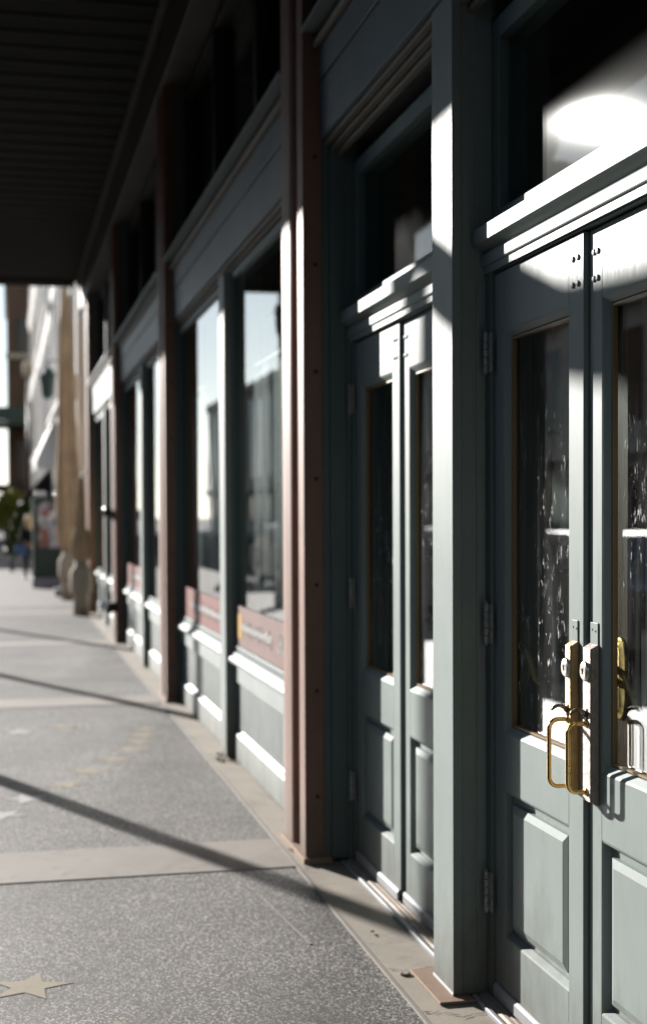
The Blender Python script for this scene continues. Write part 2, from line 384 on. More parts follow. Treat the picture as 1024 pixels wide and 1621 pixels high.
# ------------------------------------------------------------------ star inlays
def star(x, y, r, m, label, rot, group='stars set into the sidewalk'):
    bm = B(); top = []; bot = []
    for k in range(10):
        a = rot+math.pi*k/5; q = r if k % 2 == 0 else r*0.40
        top.append(bm.verts.new((q*math.cos(a), q*math.sin(a), 0.0016))); bot.append(bm.verts.new((q*math.cos(a), q*math.sin(a), -0.01)))
    c = bm.verts.new((0, 0, 0.0016))
    for k in range(10):
        bm.faces.new([top[k], top[(k+1) % 10], c]); bm.faces.new([bot[k], bot[(k+1) % 10], top[(k+1) % 10], top[k]])
    o = obj('star_inlay', bm, m, loc=(x, y, 0)); tag(o, label, 'star', group); return o
def gp(px, py, h=0.0):
    """ground point seen at a pixel of the photograph (used only to read off real positions)"""
    Z = 2251*(1.55-h)/(py-817); u = (px-512)/2251
    return Z*(math.sin(YAW)+u*math.cos(YAW)), Z*(math.cos(YAW)-u*math.sin(YAW))
STARS = [(40, 1568, 0.145, 'startan', 'big tan star inlay nearest the viewer in the grey aggregate'),
         (186, 1648, 0.14, 'startan', 'tan star inlay cracked at its tip beside the biggest tan star'),
         (42, 1266, 0.15, 'starwhite', 'white star inlay touched by the long diagonal post shadow'),
         (2, 1292, 0.13, 'starwhite', 'white star inlay cut off by the left edge below the diagonal shadow'),
         (102, 1244, 0.14, 'startan', 'tan star inlay closest to the white star'),
         (137, 1223, 0.14, 'startan', 'second tan star inlay up the arc from the white star'),
         (180, 1204, 0.14, 'startan', 'third tan star inlay up the arc from the white star'),
         (205, 1189, 0.13, 'startan', 'fourth tan star inlay, where the arc turns toward the shop wall'),
         (218, 1176, 0.13, 'startan', 'nearest of the three small blurred tan stars close together by the wall'),
         (224, 1166, 0.13, 'startan', 'middle of the three small blurred tan stars close together by the wall'),
         (228, 1156, 0.13, 'startan', 'farthest of the three small blurred tan stars close together by the wall'),
         (28, 1160, 0.13, 'starwhite', 'pale blurred star inlay alone near the left edge before the second band'),
         (98, 1152, 0.13, 'startan', 'faint tan star inlay between the pale one and the row by the wall')]
for i, (px, py, r, m, lb) in enumerate(STARS):
    x, y = gp(px, py); star(x, y, r, m, lb, 0.10+0.25*i if i else 0.05)

# ------------------------------------------------------------------ the storefront building
bld = thing('storefront_building', 'long green painted shop front with brown iron columns, glazed double doors and dark canopy', 'building', (1.5, 6.0, 0))
bld.location = (0, 0, 0)

def iron_column(y0, parent=bld, w_=0.51):
    """near edge at y0, far edge at y0+w_; face at FX"""
    y1 = y0+w_; bm = B()
    prof = [(1.365, y0), (FX+0.004, y0), (FX, y0+0.004), (FX, y0+0.120), (FX+0.010, y0+0.130), (FX+0.080, y0+0.135), (FX+0.080, y0+0.262)]
    for k in range(7):                      # rounded shoulder of the wide roll
        a = math.pi/2*k/6
        prof.append((FX+0.045-0.045*math.sin(a), y0+0.320-0.050*math.cos(a)))
    prof += [(FX-0.004, y0+0.40), (FX, y0+0.49), (FX+0.012, y1), (1.365, y1)]
    extrude_z(bm, prof, 0.02, 5.06)
    c = obj('iron_column', bm, 'brown', parent, 0.002)
    bm = B(); box(bm, FX-0.012, 1.40, y0-0.022, y1+0.02, 0.002, 0.03)
    obj('base_plate', bm, 'plate', c, 0.003)
    bm = B(); lathe(bm, [(0.009, -0.005), (0.010, 0.0), (0.010, 0.004)], (0, 0, 0), 10, 'Y')
    bo = obj('bolt', bm, 'boltpaint', c, loc=(1.335, y0, 0.30))
    for q in range(1, 10):
        b2 = bo.copy(); COL.objects.link(b2); b2.parent = c; b2.location = (1.335, y0, 0.30+0.47*q)
    # green pier core behind the casting
    bm = B(); box(bm, 1.365, 1.40, y0+0.006, y1-0.006, 0.02, 5.06); box(bm, 1.40, 1.62, y0-0.008, y1+0.008, 0.02, 5.06)
    obj('pier_casing', bm, 'jamb', c, 0.003)
    return c
col_y = [6.14+k*P for k in range(-1, 4)]
for y in col_y: iron_column(y)
W0 = 0.51

def ledge(y0, y1, zt, name='ledge'):
    bm = B()
    extrude_y(bm, [(1.275, zt-0.026), (1.275, zt-0.004), (1.30, zt), (1.60, zt+0.01), (1.60, zt-0.10), (1.352, zt-0.10), (1.350, zt-0.030), (1.30, zt-0.026)], y0, y1)
    o = obj(name, bm, 'frieze', bld, 0.002)
    bm = B(); extrude_y(bm, [(1.332, zt-0.092), (1.326, zt-0.080), (1.326, zt-0.066), (1.3495, zt-0.060), (1.3495, zt-0.092)], y0, y1)
    obj('ledge_bead', bm, 'trim_tan', o, 0.002)
    return o
def frieze(y0, y1, z0, z1):
    bm = B(); box(bm, 1.355, 1.60, y0, y1, z0+0.255, z1); box(bm, 1.360, 1.60, y0, y1, z0, z0+0.248)
    o = obj('frieze', bm, 'frieze', bld, 0.004)
    bm = B()
    for k, (dx, dz) in enumerate(((0.02, 0.022), (0.045, 0.045), (0.07, 0.07))):
        box(bm, 1.36+dx, 1.36+dx+0.024, y0, y1, z0-dz, z0-0.001)
    obj('head_moulding', bm, 'trim_tan', o, 0.003)
    return o
def upper_windows(y0, y1):
    """dark transom lights above the ledge"""
    bm = B(); n = 3; L = (y1-y0)/n
    box(bm, 1.46, 1.60, y0, y1, 3.66, 3.78); box(bm, 1.46, 1.60, y0, y1, 4.96, 5.06)
    for k in range(n+1):
        yy = y0+k*L; a, b_ = max(y0, yy-0.05), min(y1, yy+0.05); box(bm, 1.455, 1.60, a, b_, 3.78, 4.96)
    o = obj('upper_window', bm, 'darkframe', bld, 0.004)
    bm = B(); box(bm, 1.53, 1.536, y0, y1, 3.78, 4.96); obj('pane', bm, 'glass_top', o)
def shop_window(y0, y1, signkind):
    """glazing with frame, kick panel with beaded boards, cap and base board"""
    zt = 3.08
    bm = B()
    box(bm, 1.40, 1.50, y0, y0+0.05, 0.70, zt); box(bm, 1.40, 1.50, y1-0.05, y1, 0.70, zt)
    box(bm, 1.40, 1.50, y0+0.05, y1-0.05, zt-0.05, zt); box(bm, 1.403, 1.50, y0+0.05, y1-0.05, 0.6965, 0.73)
    f = obj('shop_window', bm, 'jamb', bld, 0.004)
    bm = B(); box(bm, 1.418, 1.424, y0+0.05, y1-0.05, 0.73, zt-0.05); obj('pane', bm, 'glass_win', f)
    bm = B()
    extrude_y(bm, [(1.372, 0.622), (1.365, 0.632), (1.365, 0.650), (1.375, 0.66), (1.385, 0.664), (1.388, 0.683), (1.40, 0.69), (1.428, 0.694), (1.60, 0.69), (1.60, 0.50), (1.405, 0.50), (1.405, 0.615), (1.39, 0.622)], y0+0.012, y1-0.012)
    kp = obj('kick_panel', bm, 'panelgreen', bld, 0.003)
    bm = B(); y = y0+0.06
    box(bm, 1.435, 1.60, y0, y1, 0.20, 0.50)
    while y < y1-0.06:
        box(bm, 1.420, 1.4349, y, min(y+0.062, y1-0.01), 0.20, 0.4995); y += 0.080
    obj('beaded_boards', bm, 'panelgreen', kp, 0.005)
    bm = B()
    extrude_y(bm, [(1.40, 0.012), (1.40, 0.165), (1.408, 0.178), (1.42, 0.185), (1.43, 0.1995), (1.60, 0.1995), (1.60, 0.012)], y0+0.012, y1-0.012)
    obj('base_board', bm, 'panelgreen', kp, 0.003)
    return f
def mullion(y0, y1):
    bm = B(); box(bm, 1.350, 1.60, y0, y1, 0.012, 3.079)
    return obj('mullion', bm, 'green', bld, 0.004)
for k in range(3):
    y0 = col_y[k+1]+W0+0.002; y1 = col_y[k+2]-0.002; ym = col_y[k+1]+2.905
    ledge(y0, y1, 3.655); frieze(y0, y1, 3.15, 3.555); upper_windows(y0, y1)
    shop_window(y0, ym-0.117, k); shop_window(ym+0.117, y1, k)
    mullion(ym-0.115, ym+0.115)
# bay of doors
y0b, y1b = col_y[0]+W0+0.002, col_y[1]-0.002
ledge(y0b, y1b, 3.68); frieze(y0b, y1b, 3.195, 3.58); upper_windows(y0b, y1b)

# ---- door leaves
def door_leaf(ya, yb, x, lock_side, closer=True):
    """ya<yb; front face at x; lock_side -1 = lock stile on the near side"""
    z0, z1 = 0.055, 2.297; sl = 0.135 if lock_side < 0 else 0.098; sh = 0.098 if lock_side < 0 else 0.135
    # far stile (towards yb) and near stile (towards ya)
    ya_s, yb_s = (0.100, 0.085) if lock_side < 0 else (0.105, 0.078)
    bm = B(); t = 0.042
    box(bm, x, x+t, ya, ya+ya_s, z0, z1); box(bm, x, x+t, yb-yb_s, yb, z0, z1)
    iy0, iy1 = ya+ya_s, yb-yb_s
    box(bm, x, x+t, iy0, iy1, 2.115, z1); box(bm, x, x+t, iy0, iy1, 0.695, 0.872); box(bm, x, x+t, iy0, iy1, z0, 0.235)
    d = obj('door', bm, 'green', bld, 0.0015)
    bm = B()
    nested(bm, (iy0, iy1, 0.235, 0.695), [(0, 0.0), (0.005, 0.002), (0.016, 0.018), (0.018, 0.024), (0.036, 0.025), (0.038, 0.012), (0.060, 0.005), (0.062, 0.005)], x+0.0006)
    obj('raised_panel', bm, 'green', d)
    bm = B()
    nested(bm, (iy0, iy1, 0.872, 2.115), [(0, 0.0), (0.005, 0.002), (0.020, 0.016), (0.021, 0.034)], x+0.0006, cap=False)
    obj('glazing_moulding', bm, 'green', d)
    bm = B(); g = 0.021
    nested(bm, (iy0+g, iy1-g, 0.872+g, 2.115-g), [(0, 0.020), (0.003, 0.017), (0.009, 0.017), (0.010, 0.029)], x, cap=False)
    obj('glazing_bead', bm, 'bead', d)
    bm = B(); box(bm, x+0.029, x+0.034, iy0+0.012, iy1-0.012, 0.884, 2.103)
    obj('door_glass', bm, 'glass_door', d)
    # bottom sweep
    bm = B(); extrude_y(bm, [(x-0.012, 0.030), (x-0.012, 0.062), (x-0.006, 0.072), (x-0.0005, 0.074), (x-0.0005, 0.030)], ya+0.01, yb-0.01)
    obj('door_sweep', bm, 'aluminium', d, 0.001)
    # screws at the top corners next to the meeting stile
    yy = (ya+0.035, ya+0.070) if lock_side < 0 else (yb-0.028, yb-0.052)
    for a in yy:
        for zz in (2.165, 2.235):
            bm = B(); lathe(bm, [(0.003, -0.0052), (0.007, -0.0045), (0.0085, -0.002), (0.0085, 0.001)], (0, 0, 0), 14, 'X')
            obj('screw', bm, 'green', d, loc=(x, a, zz))
    return d
def lock_set(d, ya, yb, x, sgn, m_side):
    """narrow box lock on the meeting stile with cylinder, thumb latch and pull"""
    zb, zt = (0.795, 1.208) if sgn > 0 else (0.780, 1.208)
    pj = 0.024
    bm = B()
    extrude_z(bm, [(x-0.0005, ya), (x-pj+0.005, ya), (x-pj, ya+0.005), (x-pj, yb-0.005), (x-pj+0.004, yb), (x-0.0005, yb)], zb, zt)
    # chamfered ends
    for v in bm.verts:
        if v.co.x < x-0.01: v.co.z += 0.010 if v.co.z < 1 else -0.012
    lb = obj('lock_box', bm, m_side, d, 0.002)
    bm = B(); box(bm, x-0.0035, x-0.0004, ya+0.003, yb-0.003, zt-0.01, zt+0.055)
    obj('lock_plate', bm, 'green', d, 0.001)
    for yo, zo in ((0.010, 0.036), (-0.012, 0.033)):
        bm = B(); lathe(bm, [(0.0030, -0.0048), (0.0030, -0.003)], (0, 0, 0), 10, 'X'); obj('screw', bm, 'darkmetal', d, loc=(x, (ya+yb)/2+yo, zt+zo))
    yc = (ya+yb)/2
    bm = B(); lathe(bm, [(0.0255, x-pj), (0.0265, x-pj-0.004), (0.024, x-pj-0.009), (0.019, x-pj-0.0112), (0.012, x-pj-0.012)], (0, yc, 1.135), 28, 'X')
    cy = obj('lock_cylinder', bm, 'silver', d, 0.0)
    bm = B(); box(bm, x-pj-0.0135, x-pj-0.0118, yc-0.0015, yc+0.0015, 1.128, 1.142); lathe(bm, [(0.004, x-pj-0.0135), (0.004, x-pj-0.0118)], (0, yc, 1.140), 10, 'X')
    obj('keyhole', bm, 'darkmetal', d)
    # thumb latch: curved tongue
    bm = B(); pts = [(x-pj, yc, 1.020), (x-pj-0.010, yc, 1.028), (x-pj-0.020, yc+0.001, 1.033), (x-pj-0.030, yc+0.001, 1.033), (x-pj-0.039, yc+0.002, 1.028), (x-pj-0.046, yc+0.002, 1.021)]
    tube(bm, pts, [0.009, 0.006, 0.0045, 0.0045, 0.005, 0.002], 10)
    box(bm, x-pj-0.002, x-pj-0.0004, yc-0.006, yc+0.006, 0.994, 1.036)
    obj('thumb_latch', bm, 'darkmetal', d, smooth=True)
    # pull handle
    bm = B(); z0, z1 = 0.815, 0.996; pr = x-pj; out = x-pj-0.052; rad = 0.026; pts = []
    pts.append((pr, yc, z1)); pts.append((pr-0.010, yc, z1))
    for k in range(0, 9):
        a = math.pi/2*k/8; pts.append((out+rad-rad*math.sin(a), yc+0.002, z1-rad+rad*math.cos(a)))
    for k in range(0, 9):
        a = math.pi/2*k/8; pts.append((out+rad-rad*math.cos(a), yc+0.002, z0+rad-rad*math.sin(a)))
    pts.append((pr-0.010, yc, z0)); pts.append((pr, yc, z0))
    tube(bm, pts, 0.0062, 16)
    for zz in (z0, z1): lathe(bm, [(0.011, pr-0.0005), (0.010, pr-0.003), (0.0065, pr-0.006)], (0, yc, zz), 16, 'X')
    obj('pull_handle', bm, 'brass', d, smooth=True)
def hinges(d, y, x, dirn):
    for zc in (2.055, 1.205, 0.355):
        bm = B()
        zs = [zc-0.0625+0.025*k for k in range(6)]
        for a, b_ in zip(zs, zs[1:]): lathe(bm, [(0.0075, a+0.0008), (0.008, a+0.002), (0.008, b_-0.002), (0.0075, b_-0.0008)], (x-0.026, y, 0), 14)
        lathe(bm, [(0.003, zc-0.070), (0.006, zc-0.066), (0.004, zc-0.062)], (x-0.026, y, 0), 10); lathe(bm, [(0.004, zc+0.062), (0.006, zc+0.066), (0.003, zc+0.070)], (x-0.026, y, 0), 10)
        box(bm, x-0.0205, x-0.0168, y-0.036, y-0.005, zc-0.0615, zc+0.0615)
        obj('hinge', bm, 'hinge', d, 0.001)
def door_pair(dy, locks, hardware='hammered'):
    """meeting gap at 3.537+dy"""
    far = door_leaf(3.545+dy, 4.245+dy, 1.497, -1)
    near = door_leaf(2.862+dy, 3.534+dy, 1.511, 1)
    bm = B(); box(bm, 1.520, 1.552, 3.5345+dy, 3.5435+dy, 0.06, 2.295); obj('meeting_strip', bm, 'jamb', far)
    if locks:
        lock_set(far, 3.574+dy, 3.617+dy, 1.497, 1, 'hammered')
        lock_set(near, 3.472+dy, 3.529+dy, 1.511, -1, 'hammeredgrey')
    hinges(far, 4.266+dy, 1.50, -1)
    # door frame: jambs, head, stepped cornice over the door
    bm = B()
    box(bm, 1.484, 1.60, 4.249+dy, 4.298+dy, 0.012, 2.43); box(bm, 1.484, 1.60, 2.655+dy, 2.853+dy, 0.012, 2.43)
    box(bm, 1.492, 1.60, 2.8535+dy, 4.2485+dy, 2.302, 2.335)
    fr = obj('door_frame', bm, 'jamb', bld, 0.003)
    bm = B(); extrude_y(bm, [(1.474, 2.328), (1.470, 2.332), (1.470, 2.362), (1.480, 2.372), (1.476, 2.376), (1.452, 2.388), (1.440, 2.392), (1.440, 2.440), (1.452, 2.446), (1.60, 2.452), (1.60, 2.336), (1.486, 2.336), (1.486, 2.328)], 2.652+dy, 4.2985+dy)
    hc = obj('door_head_cornice', bm, 'green', bld, 0.002)
    bm = B(); box(bm, 1.478, 1.484, 2.656+dy, 4.2980+dy, 2.305, 2.3275); obj('head_fillet', bm, 'green', hc)
    # transom light
    bm = B(); ya, yb = 2.652+dy, 4.2985+dy
    box(bm, 1.505, 1.60, ya, ya+0.07, 2.453, 3.10); box(bm, 1.505, 1.60, yb-0.07, yb, 2.453, 3.10); box(bm, 1.505, 1.60, ya+0.07, yb-0.07, 3.03, 3.10); box(bm, 1.505, 1.60, ya+0.07, yb-0.07, 2.453, 2.50)
    tr = obj('transom_window', bm, 'jamb', bld, 0.004)
    bm = B(); box(bm, 1.535, 1.541, ya+0.07, yb-0.07, 2.50, 3.03); obj('pane', bm, 'glass_top', tr)
    # thresholds: ribbed aluminium saddle and weathered sill
    bm = B(); prof = [(1.457, 0.006), (1.457, 0.014)]
    for k in range(4):
        xx = 1.464+0.016*k; prof += [(xx, 0.020+0.002*k), (xx+0.011, 0.021+0.002*k), (xx+0.013, 0.015+0.002*k)]
    prof += [(1.56, 0.030), (1.56, 0.006)]
    extrude_y(bm, prof, 2.656+dy, 4.296+dy)
    obj('threshold', bm, 'sill', bld, 0.001)
    bm = B(); extrude_y(bm, [(1.434, 0.0045), (1.434, 0.017), (1.437, 0.020), (1.447, 0.020), (1.449, 0.014), (1.4565, 0.014), (1.4565, 0.0045)], 2.64+dy, 4.29+dy)
    obj('door_sill', bm, 'aluminium', bld, 0.001)
    return far, near
door_pair(0.0, True); door_pair(1.81, False); door_pair(-1.81, False)
# pilasters between the door pairs
def pilaster(y):
    bm = B()
    extrude_z(bm, [(1.60, y), (1.455, y), (1.455, y+0.006), (1.405, y+0.006), (1.405, y), (1.375, y), (1.375, y+0.215), (1.60, y+0.215)], 0.016, 3.1945)
    p_ = obj('door_pilaster', bm, 'green', bld, 0.002)
    bm = B(); box(bm, 1.315, 1.432, y-0.05, y+0.29, 0.0055, 0.0145); obj('pilaster_base_plate', bm, 'plate', p_, 0.002)
    bm = B(); box(bm, 1.372, 1.376, y-0.002, y+0.217, 0.0148, 0.0235); obj('caulk_line', bm, 'white', p_, 0.001)
pilaster(4.300); pilaster(4.300-1.81)
# jamb infill next to the columns
bm = B(); box(bm, 1.470, 1.60, 6.108, 6.131, 0.012, 3.194); obj('door_jamb', bm, 'jamb', bld, 0.003)
bm = B(); box(bm, 1.470, 1.60, col_y[0]+W0+0.01, 0.845, 0.012, 3.194); obj('door_jamb', bm, 'jamb', bld, 0.003)

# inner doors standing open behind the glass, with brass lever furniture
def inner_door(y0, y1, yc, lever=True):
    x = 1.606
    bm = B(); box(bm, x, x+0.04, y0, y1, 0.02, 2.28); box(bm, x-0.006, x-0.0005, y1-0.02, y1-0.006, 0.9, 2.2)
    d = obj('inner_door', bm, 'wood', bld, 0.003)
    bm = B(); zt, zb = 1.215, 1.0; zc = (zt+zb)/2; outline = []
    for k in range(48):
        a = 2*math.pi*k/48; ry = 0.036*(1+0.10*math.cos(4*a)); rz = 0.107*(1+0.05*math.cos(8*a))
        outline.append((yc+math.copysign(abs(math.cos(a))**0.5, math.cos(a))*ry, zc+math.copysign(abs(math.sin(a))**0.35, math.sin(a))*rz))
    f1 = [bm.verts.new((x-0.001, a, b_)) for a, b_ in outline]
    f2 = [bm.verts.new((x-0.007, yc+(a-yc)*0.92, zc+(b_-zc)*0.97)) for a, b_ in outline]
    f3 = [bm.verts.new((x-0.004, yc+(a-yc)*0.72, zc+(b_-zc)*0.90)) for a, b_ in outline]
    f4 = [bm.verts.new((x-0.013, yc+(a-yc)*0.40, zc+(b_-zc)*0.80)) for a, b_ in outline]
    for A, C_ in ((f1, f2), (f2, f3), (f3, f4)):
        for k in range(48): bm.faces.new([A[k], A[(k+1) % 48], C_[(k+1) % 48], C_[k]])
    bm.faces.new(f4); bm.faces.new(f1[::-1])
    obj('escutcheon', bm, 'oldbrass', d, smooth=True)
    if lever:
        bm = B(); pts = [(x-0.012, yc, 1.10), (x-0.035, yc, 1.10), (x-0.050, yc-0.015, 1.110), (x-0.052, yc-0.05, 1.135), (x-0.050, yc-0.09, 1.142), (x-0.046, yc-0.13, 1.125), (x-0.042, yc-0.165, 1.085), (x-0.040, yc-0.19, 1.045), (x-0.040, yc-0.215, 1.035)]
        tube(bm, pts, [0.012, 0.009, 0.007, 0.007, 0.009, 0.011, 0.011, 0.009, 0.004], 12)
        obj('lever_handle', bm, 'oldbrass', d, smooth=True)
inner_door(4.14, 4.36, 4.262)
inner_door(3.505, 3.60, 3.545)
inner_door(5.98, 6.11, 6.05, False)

# beam, canopy, posts
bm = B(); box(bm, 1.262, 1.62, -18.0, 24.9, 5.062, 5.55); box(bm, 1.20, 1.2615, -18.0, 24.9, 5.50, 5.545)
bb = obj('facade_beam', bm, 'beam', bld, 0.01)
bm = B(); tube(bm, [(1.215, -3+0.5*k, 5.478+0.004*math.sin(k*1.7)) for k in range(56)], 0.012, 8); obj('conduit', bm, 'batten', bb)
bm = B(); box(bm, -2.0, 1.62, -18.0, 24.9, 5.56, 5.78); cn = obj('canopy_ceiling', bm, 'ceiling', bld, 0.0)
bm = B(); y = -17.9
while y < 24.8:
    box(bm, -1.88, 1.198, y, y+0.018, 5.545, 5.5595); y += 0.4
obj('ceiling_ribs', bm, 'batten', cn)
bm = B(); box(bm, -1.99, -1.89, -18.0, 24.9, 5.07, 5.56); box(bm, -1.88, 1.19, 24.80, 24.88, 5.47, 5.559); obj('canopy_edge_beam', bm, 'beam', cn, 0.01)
for k in range(-4, 4):
    yc = 6.80+k*P-0.02
    bm = B(); lathe(bm, [(0.16, 0.0), (0.16, 0.25), (0.11, 0.32), (0.075, 0.40), (0.075, 4.55), (0.11, 4.62), (0.13, 4.75), (0.13, 5.07)], (-1.72, yc, 0.001), 20)
    pst = obj('canopy_post', bm, 'brown', bld, smooth=True)
    for s in (-1, 1):
        bm = B(); pts = []
        for q in range(9):
            a = math.pi/2*q/8; pts.append((-1.72, yc+s*(0.07+0.62*(1-math.cos(a))), 4.42+0.62*math.sin(a)))
        tube(bm, pts, 0.028, 8)
        tube(bm, [(-1.72, yc+s*(0.30+0.12*math.cos(a)), 4.88+0.12*math.sin(a)) for a in [2*math.pi*q/16 for q in range(16)]], 0.018, 6, True)
        obj('scroll_bracket', bm, 'black', pst, smooth=True)
# walls that close the building
bm = B()
box(bm, 1.40, 1.64, -18.0, col_y[0]+0.01, 0, 5.06); box(bm, 1.62, 1.66, -18.0, 24.9, 5.55, 11)
box(bm, 1.40, 1.62, col_y[4]+W0+0.01, 24.9, 0, 5.06); box(bm, 1.62, 9.0, 24.86, 24.9, 0, 11)
obj('wall', bm, 'stone2', bld)
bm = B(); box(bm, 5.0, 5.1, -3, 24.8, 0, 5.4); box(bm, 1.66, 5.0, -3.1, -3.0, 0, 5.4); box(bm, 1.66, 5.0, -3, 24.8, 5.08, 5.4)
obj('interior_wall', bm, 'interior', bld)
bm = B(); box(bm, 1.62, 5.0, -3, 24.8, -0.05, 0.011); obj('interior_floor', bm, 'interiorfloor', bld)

# ------------------------------------------------------------------ pendant lamps inside
def pendant(x, y, z, label):
    t = thing('pendant_lamp', label, 'lamp', (x, y, z), None)
    bm = B(); lathe(bm, [(0.02, 0.16), (0.05, 0.14), (0.13, 0.02), (0.14, 0.0)], (0, 0, 0), 20); obj('lamp_shade', bm, 'lamp', t, smooth=True)
    bm = B(); tube(bm, [(0, 0, 0.15), (0, 0, 5.07-z)], 0.006, 6); obj('cord', bm, 'black', t)
pendant(1.98, 9.15, 3.02, 'orange glowing lamp inside near the top of the large shop window')

# ------------------------------------------------------------------ window stickers
def sticker(y0, y1, z0, z1, base, label, marks, patch=False):
    t = thing('window_sticker', label, 'sign', (1.412, y0, z0), 'red stickers along the window bottoms')
    boxobj('sticker_sheet', (0, 0.002, 0, y1-y0, 0, z1-z0), base, t)
    bm = B(); H = z1-z0
    for (a, b_, kind) in marks:             # illegible lettering: rows of short joined strokes
        y = b_
        if kind == 'script':
            pts = []
            n = int((b_-a)/0.012)
            for q in range(n): pts.append((-0.004, b_-q*0.012, H*(0.50+0.13*math.sin(q*1.9)+0.06*math.sin(q*0.8))))
            tube(bm, pts, 0.014, 6)
            for v in bm.verts: v.co.x = -0.0022+(v.co.x+0.004)*0.1
        else:
            nn = max(2, int((b_-a)/0.06)); s = (b_-a)/nn
            for q in range(nn):
                yy = b_-q*s
                box(bm, -0.003, -0.0005, yy-s*0.30, yy-s*0.12, H*0.30, H*0.72); box(bm, -0.003, -0.0005, yy-s*0.72, yy-s*0.54, H*0.30, H*0.72)
                if q % 2 == 0: box(bm, -0.003, -0.0005, yy-s*0.54, yy-s*0.30, H*0.30, H*0.40)
                else: box(bm, -0.003, -0.0005, yy-s*0.54, yy-s*0.30, H*0.46, H*0.56)
    obj('lettering', bm, 'signwhite', t)
    if patch: boxobj('yellow_emblem', (-0.002, -0.0004, y1-y0-0.20, y1-y0-0.02, 0.05, H-0.05), 'yellow', t)
ym = col_y[1]+2.905
sticker(col_y[1]+W0+0.08, ym-0.18, 0.735, 0.985, 'pinksign', 'faded red sticker with white lettering on the big window beside the nearest column', [(0.15, 0.75, 'block'), (0.9, 1.95, 'script')], True)
sticker(ym+0.18, col_y[2]-0.10, 0.735, 0.975, 'redsign', 'red sticker with white script on the window beyond the first mullion', [(0.3, 1.9, 'script')])
ym2 = ym+P
sticker(ym2+0.18, col_y[3]-0.10, 0.735, 0.985, 'redsign', 'blurred red sticker on the window left of the second column', [(0.3, 1.9, 'script')])

# ------------------------------------------------------------------ dry leaves
def leaf(x, y, s, rz, label):
    bm = B(); c = []
    for k in range(12):
        a = 2*math.pi*k/12; q = s*(1+0.35*math.cos(5*a)); c.append(bm.verts.new((q*math.cos(a), 0.6*q*math.sin(a), 0.012+0.25*s*math.cos(2*a)+0.1*s)))
    m_ = bm.verts.new((0, 0, 0.010)); 
    for k in range(12): bm.faces.new([c[k], c[(k+1) % 12], m_])
    o = obj('dry_leaf', bm, 'leaf', loc=(x, y, 0)); o.rotation_euler = (0.1, 0.15, rz)
    sm = o.modifiers.new('thick', 'SOLIDIFY'); sm.thickness = 0.001
    tag(o, label, 'leaf', 'dry leaves on the ground by the shop front')
LL = ['largest dry leaf of the heap at the foot of the first window mullion', 'dry leaf on the street side of the mullion foot', 'small dry leaf behind the heap at the mullion foot', 'dry leaf lying flat next to the largest one at the mullion', 'curled dry leaf on top of the heap by the mullion', 'dry leaf nearest the viewer in the mullion heap', 'farthest dry leaf of the mullion heap']
for i in range(7):
    leaf(1.335+random.uniform(-0.06, 0.03), ym-0.14+random.uniform(-0.12, 0.2), random.uniform(0.018, 0.034), random.uniform(0, 6), LL[i])
leaf(1.30, 5.05, 0.012, 1.0, 'tiny dry leaf on the concrete border before the far doors')
leaf(1.26, 6.38, 0.015, 2.0, 'dry scrap of leaf against the base of the nearest iron column')

# ------------------------------------------------------------------ wall mounted standpipe and lantern bell
t = thing('standpipe_connection', 'black fire hose connection with shiny caps low on the far column', 'hydrant', (FX, col_y[3]-0.1, 0.45))
bm = B(); tube(bm, [(0.02, 0, 0), (-0.10, 0, 0)], 0.06, 16); tube(bm, [(-0.10, -0.12, 0), (-0.10, 0.12, 0)], 0.055, 16); obj('pipe_body', bm, 'black', t, smooth=True)
for s in (-1, 1):
    bm = B(); lathe(bm, [(0.05, -0.11), (0.06, -0.15), (0.045, -0.19), (0.015, -0.21)], (0, 0.08*s, 0.02), 20, 'X'); obj('cap', bm, 'chrome', t, smooth=True)
t = thing('alarm_bell', 'small black star shaped bell bracket halfway up the far column', 'bell', (FX, col_y[3]+0.1, 1.60))
bm = B(); lathe(bm, [(0.02, 0.0), (0.02, -0.05), (0.07, -0.07), (0.075, -0.10), (0.04, -0.13)], (0, 0, 0), 16, 'X', wob=lambda a, h: 1+0.18*math.cos(6*a)); obj('bell', bm, 'black', t, smooth=True)
bm = B(); box(bm, -0.05, -0.003, -0.02, 0.02, -0.10, 0.02); obj('bracket', bm, 'black', t, 0.003)

# ------------------------------------------------------------------ tan drapes tied by the end of the arcade
def drape(x, y, z0, z1, w0, w1, label):
    t = thing('drape', label, 'drape', (x, y, 0), 'tan drapes at the end of the arcade')
    bm = B(); prof = []
    n = 26
    for k in range(n+1):
        f = k/n; z = z0+(z1-z0)*f
        bell = math.sin(math.pi*min(1, f/0.42))**0.8 if f < 0.42 else 0
        r = w0*(1-f)**0.35*0.62+w1*bell*0.5+0.02
        if f < 0.05: r *= 0.35+f*13
        prof.append((r, z))
    lathe(bm, prof, (0, 0, 0), 48, 'Z', wob=lambda a, h: (1+0.16*math.cos(7*a+h*0.5)+0.07*math.cos(13*a+h)))
    obj('cloth', bm, 'drape', t, smooth=True)
    bm = B(); tube(bm, [(0.0, 0, 0.0), (0.0, 0, z0+0.05)], [0.13, 0.10], 14); lathe(bm, [(0.12, z0-0.5), (0.17, z0-0.4), (0.17, z0-0.12), (0.10, z0-0.02)], (0, 0, 0), 16)
    obj('pedestal', bm, 'cream', t, smooth=True)
    bm = B(); tube(bm, [(0, 0, z1-0.1), (0.08, 0, z1+0.1)], 0.02, 8); obj('hook', bm, 'black', t)
drape(1.13, 22.45, 0.80, 2.15, 0.10, 0.14, 'tan drape bunched against the last brown column of the arcade')
drape(1.10, 26.6, 0.85, 5.75, 0.27, 0.03, 'tan drape bunched on a cream pedestal just beyond the arcade')

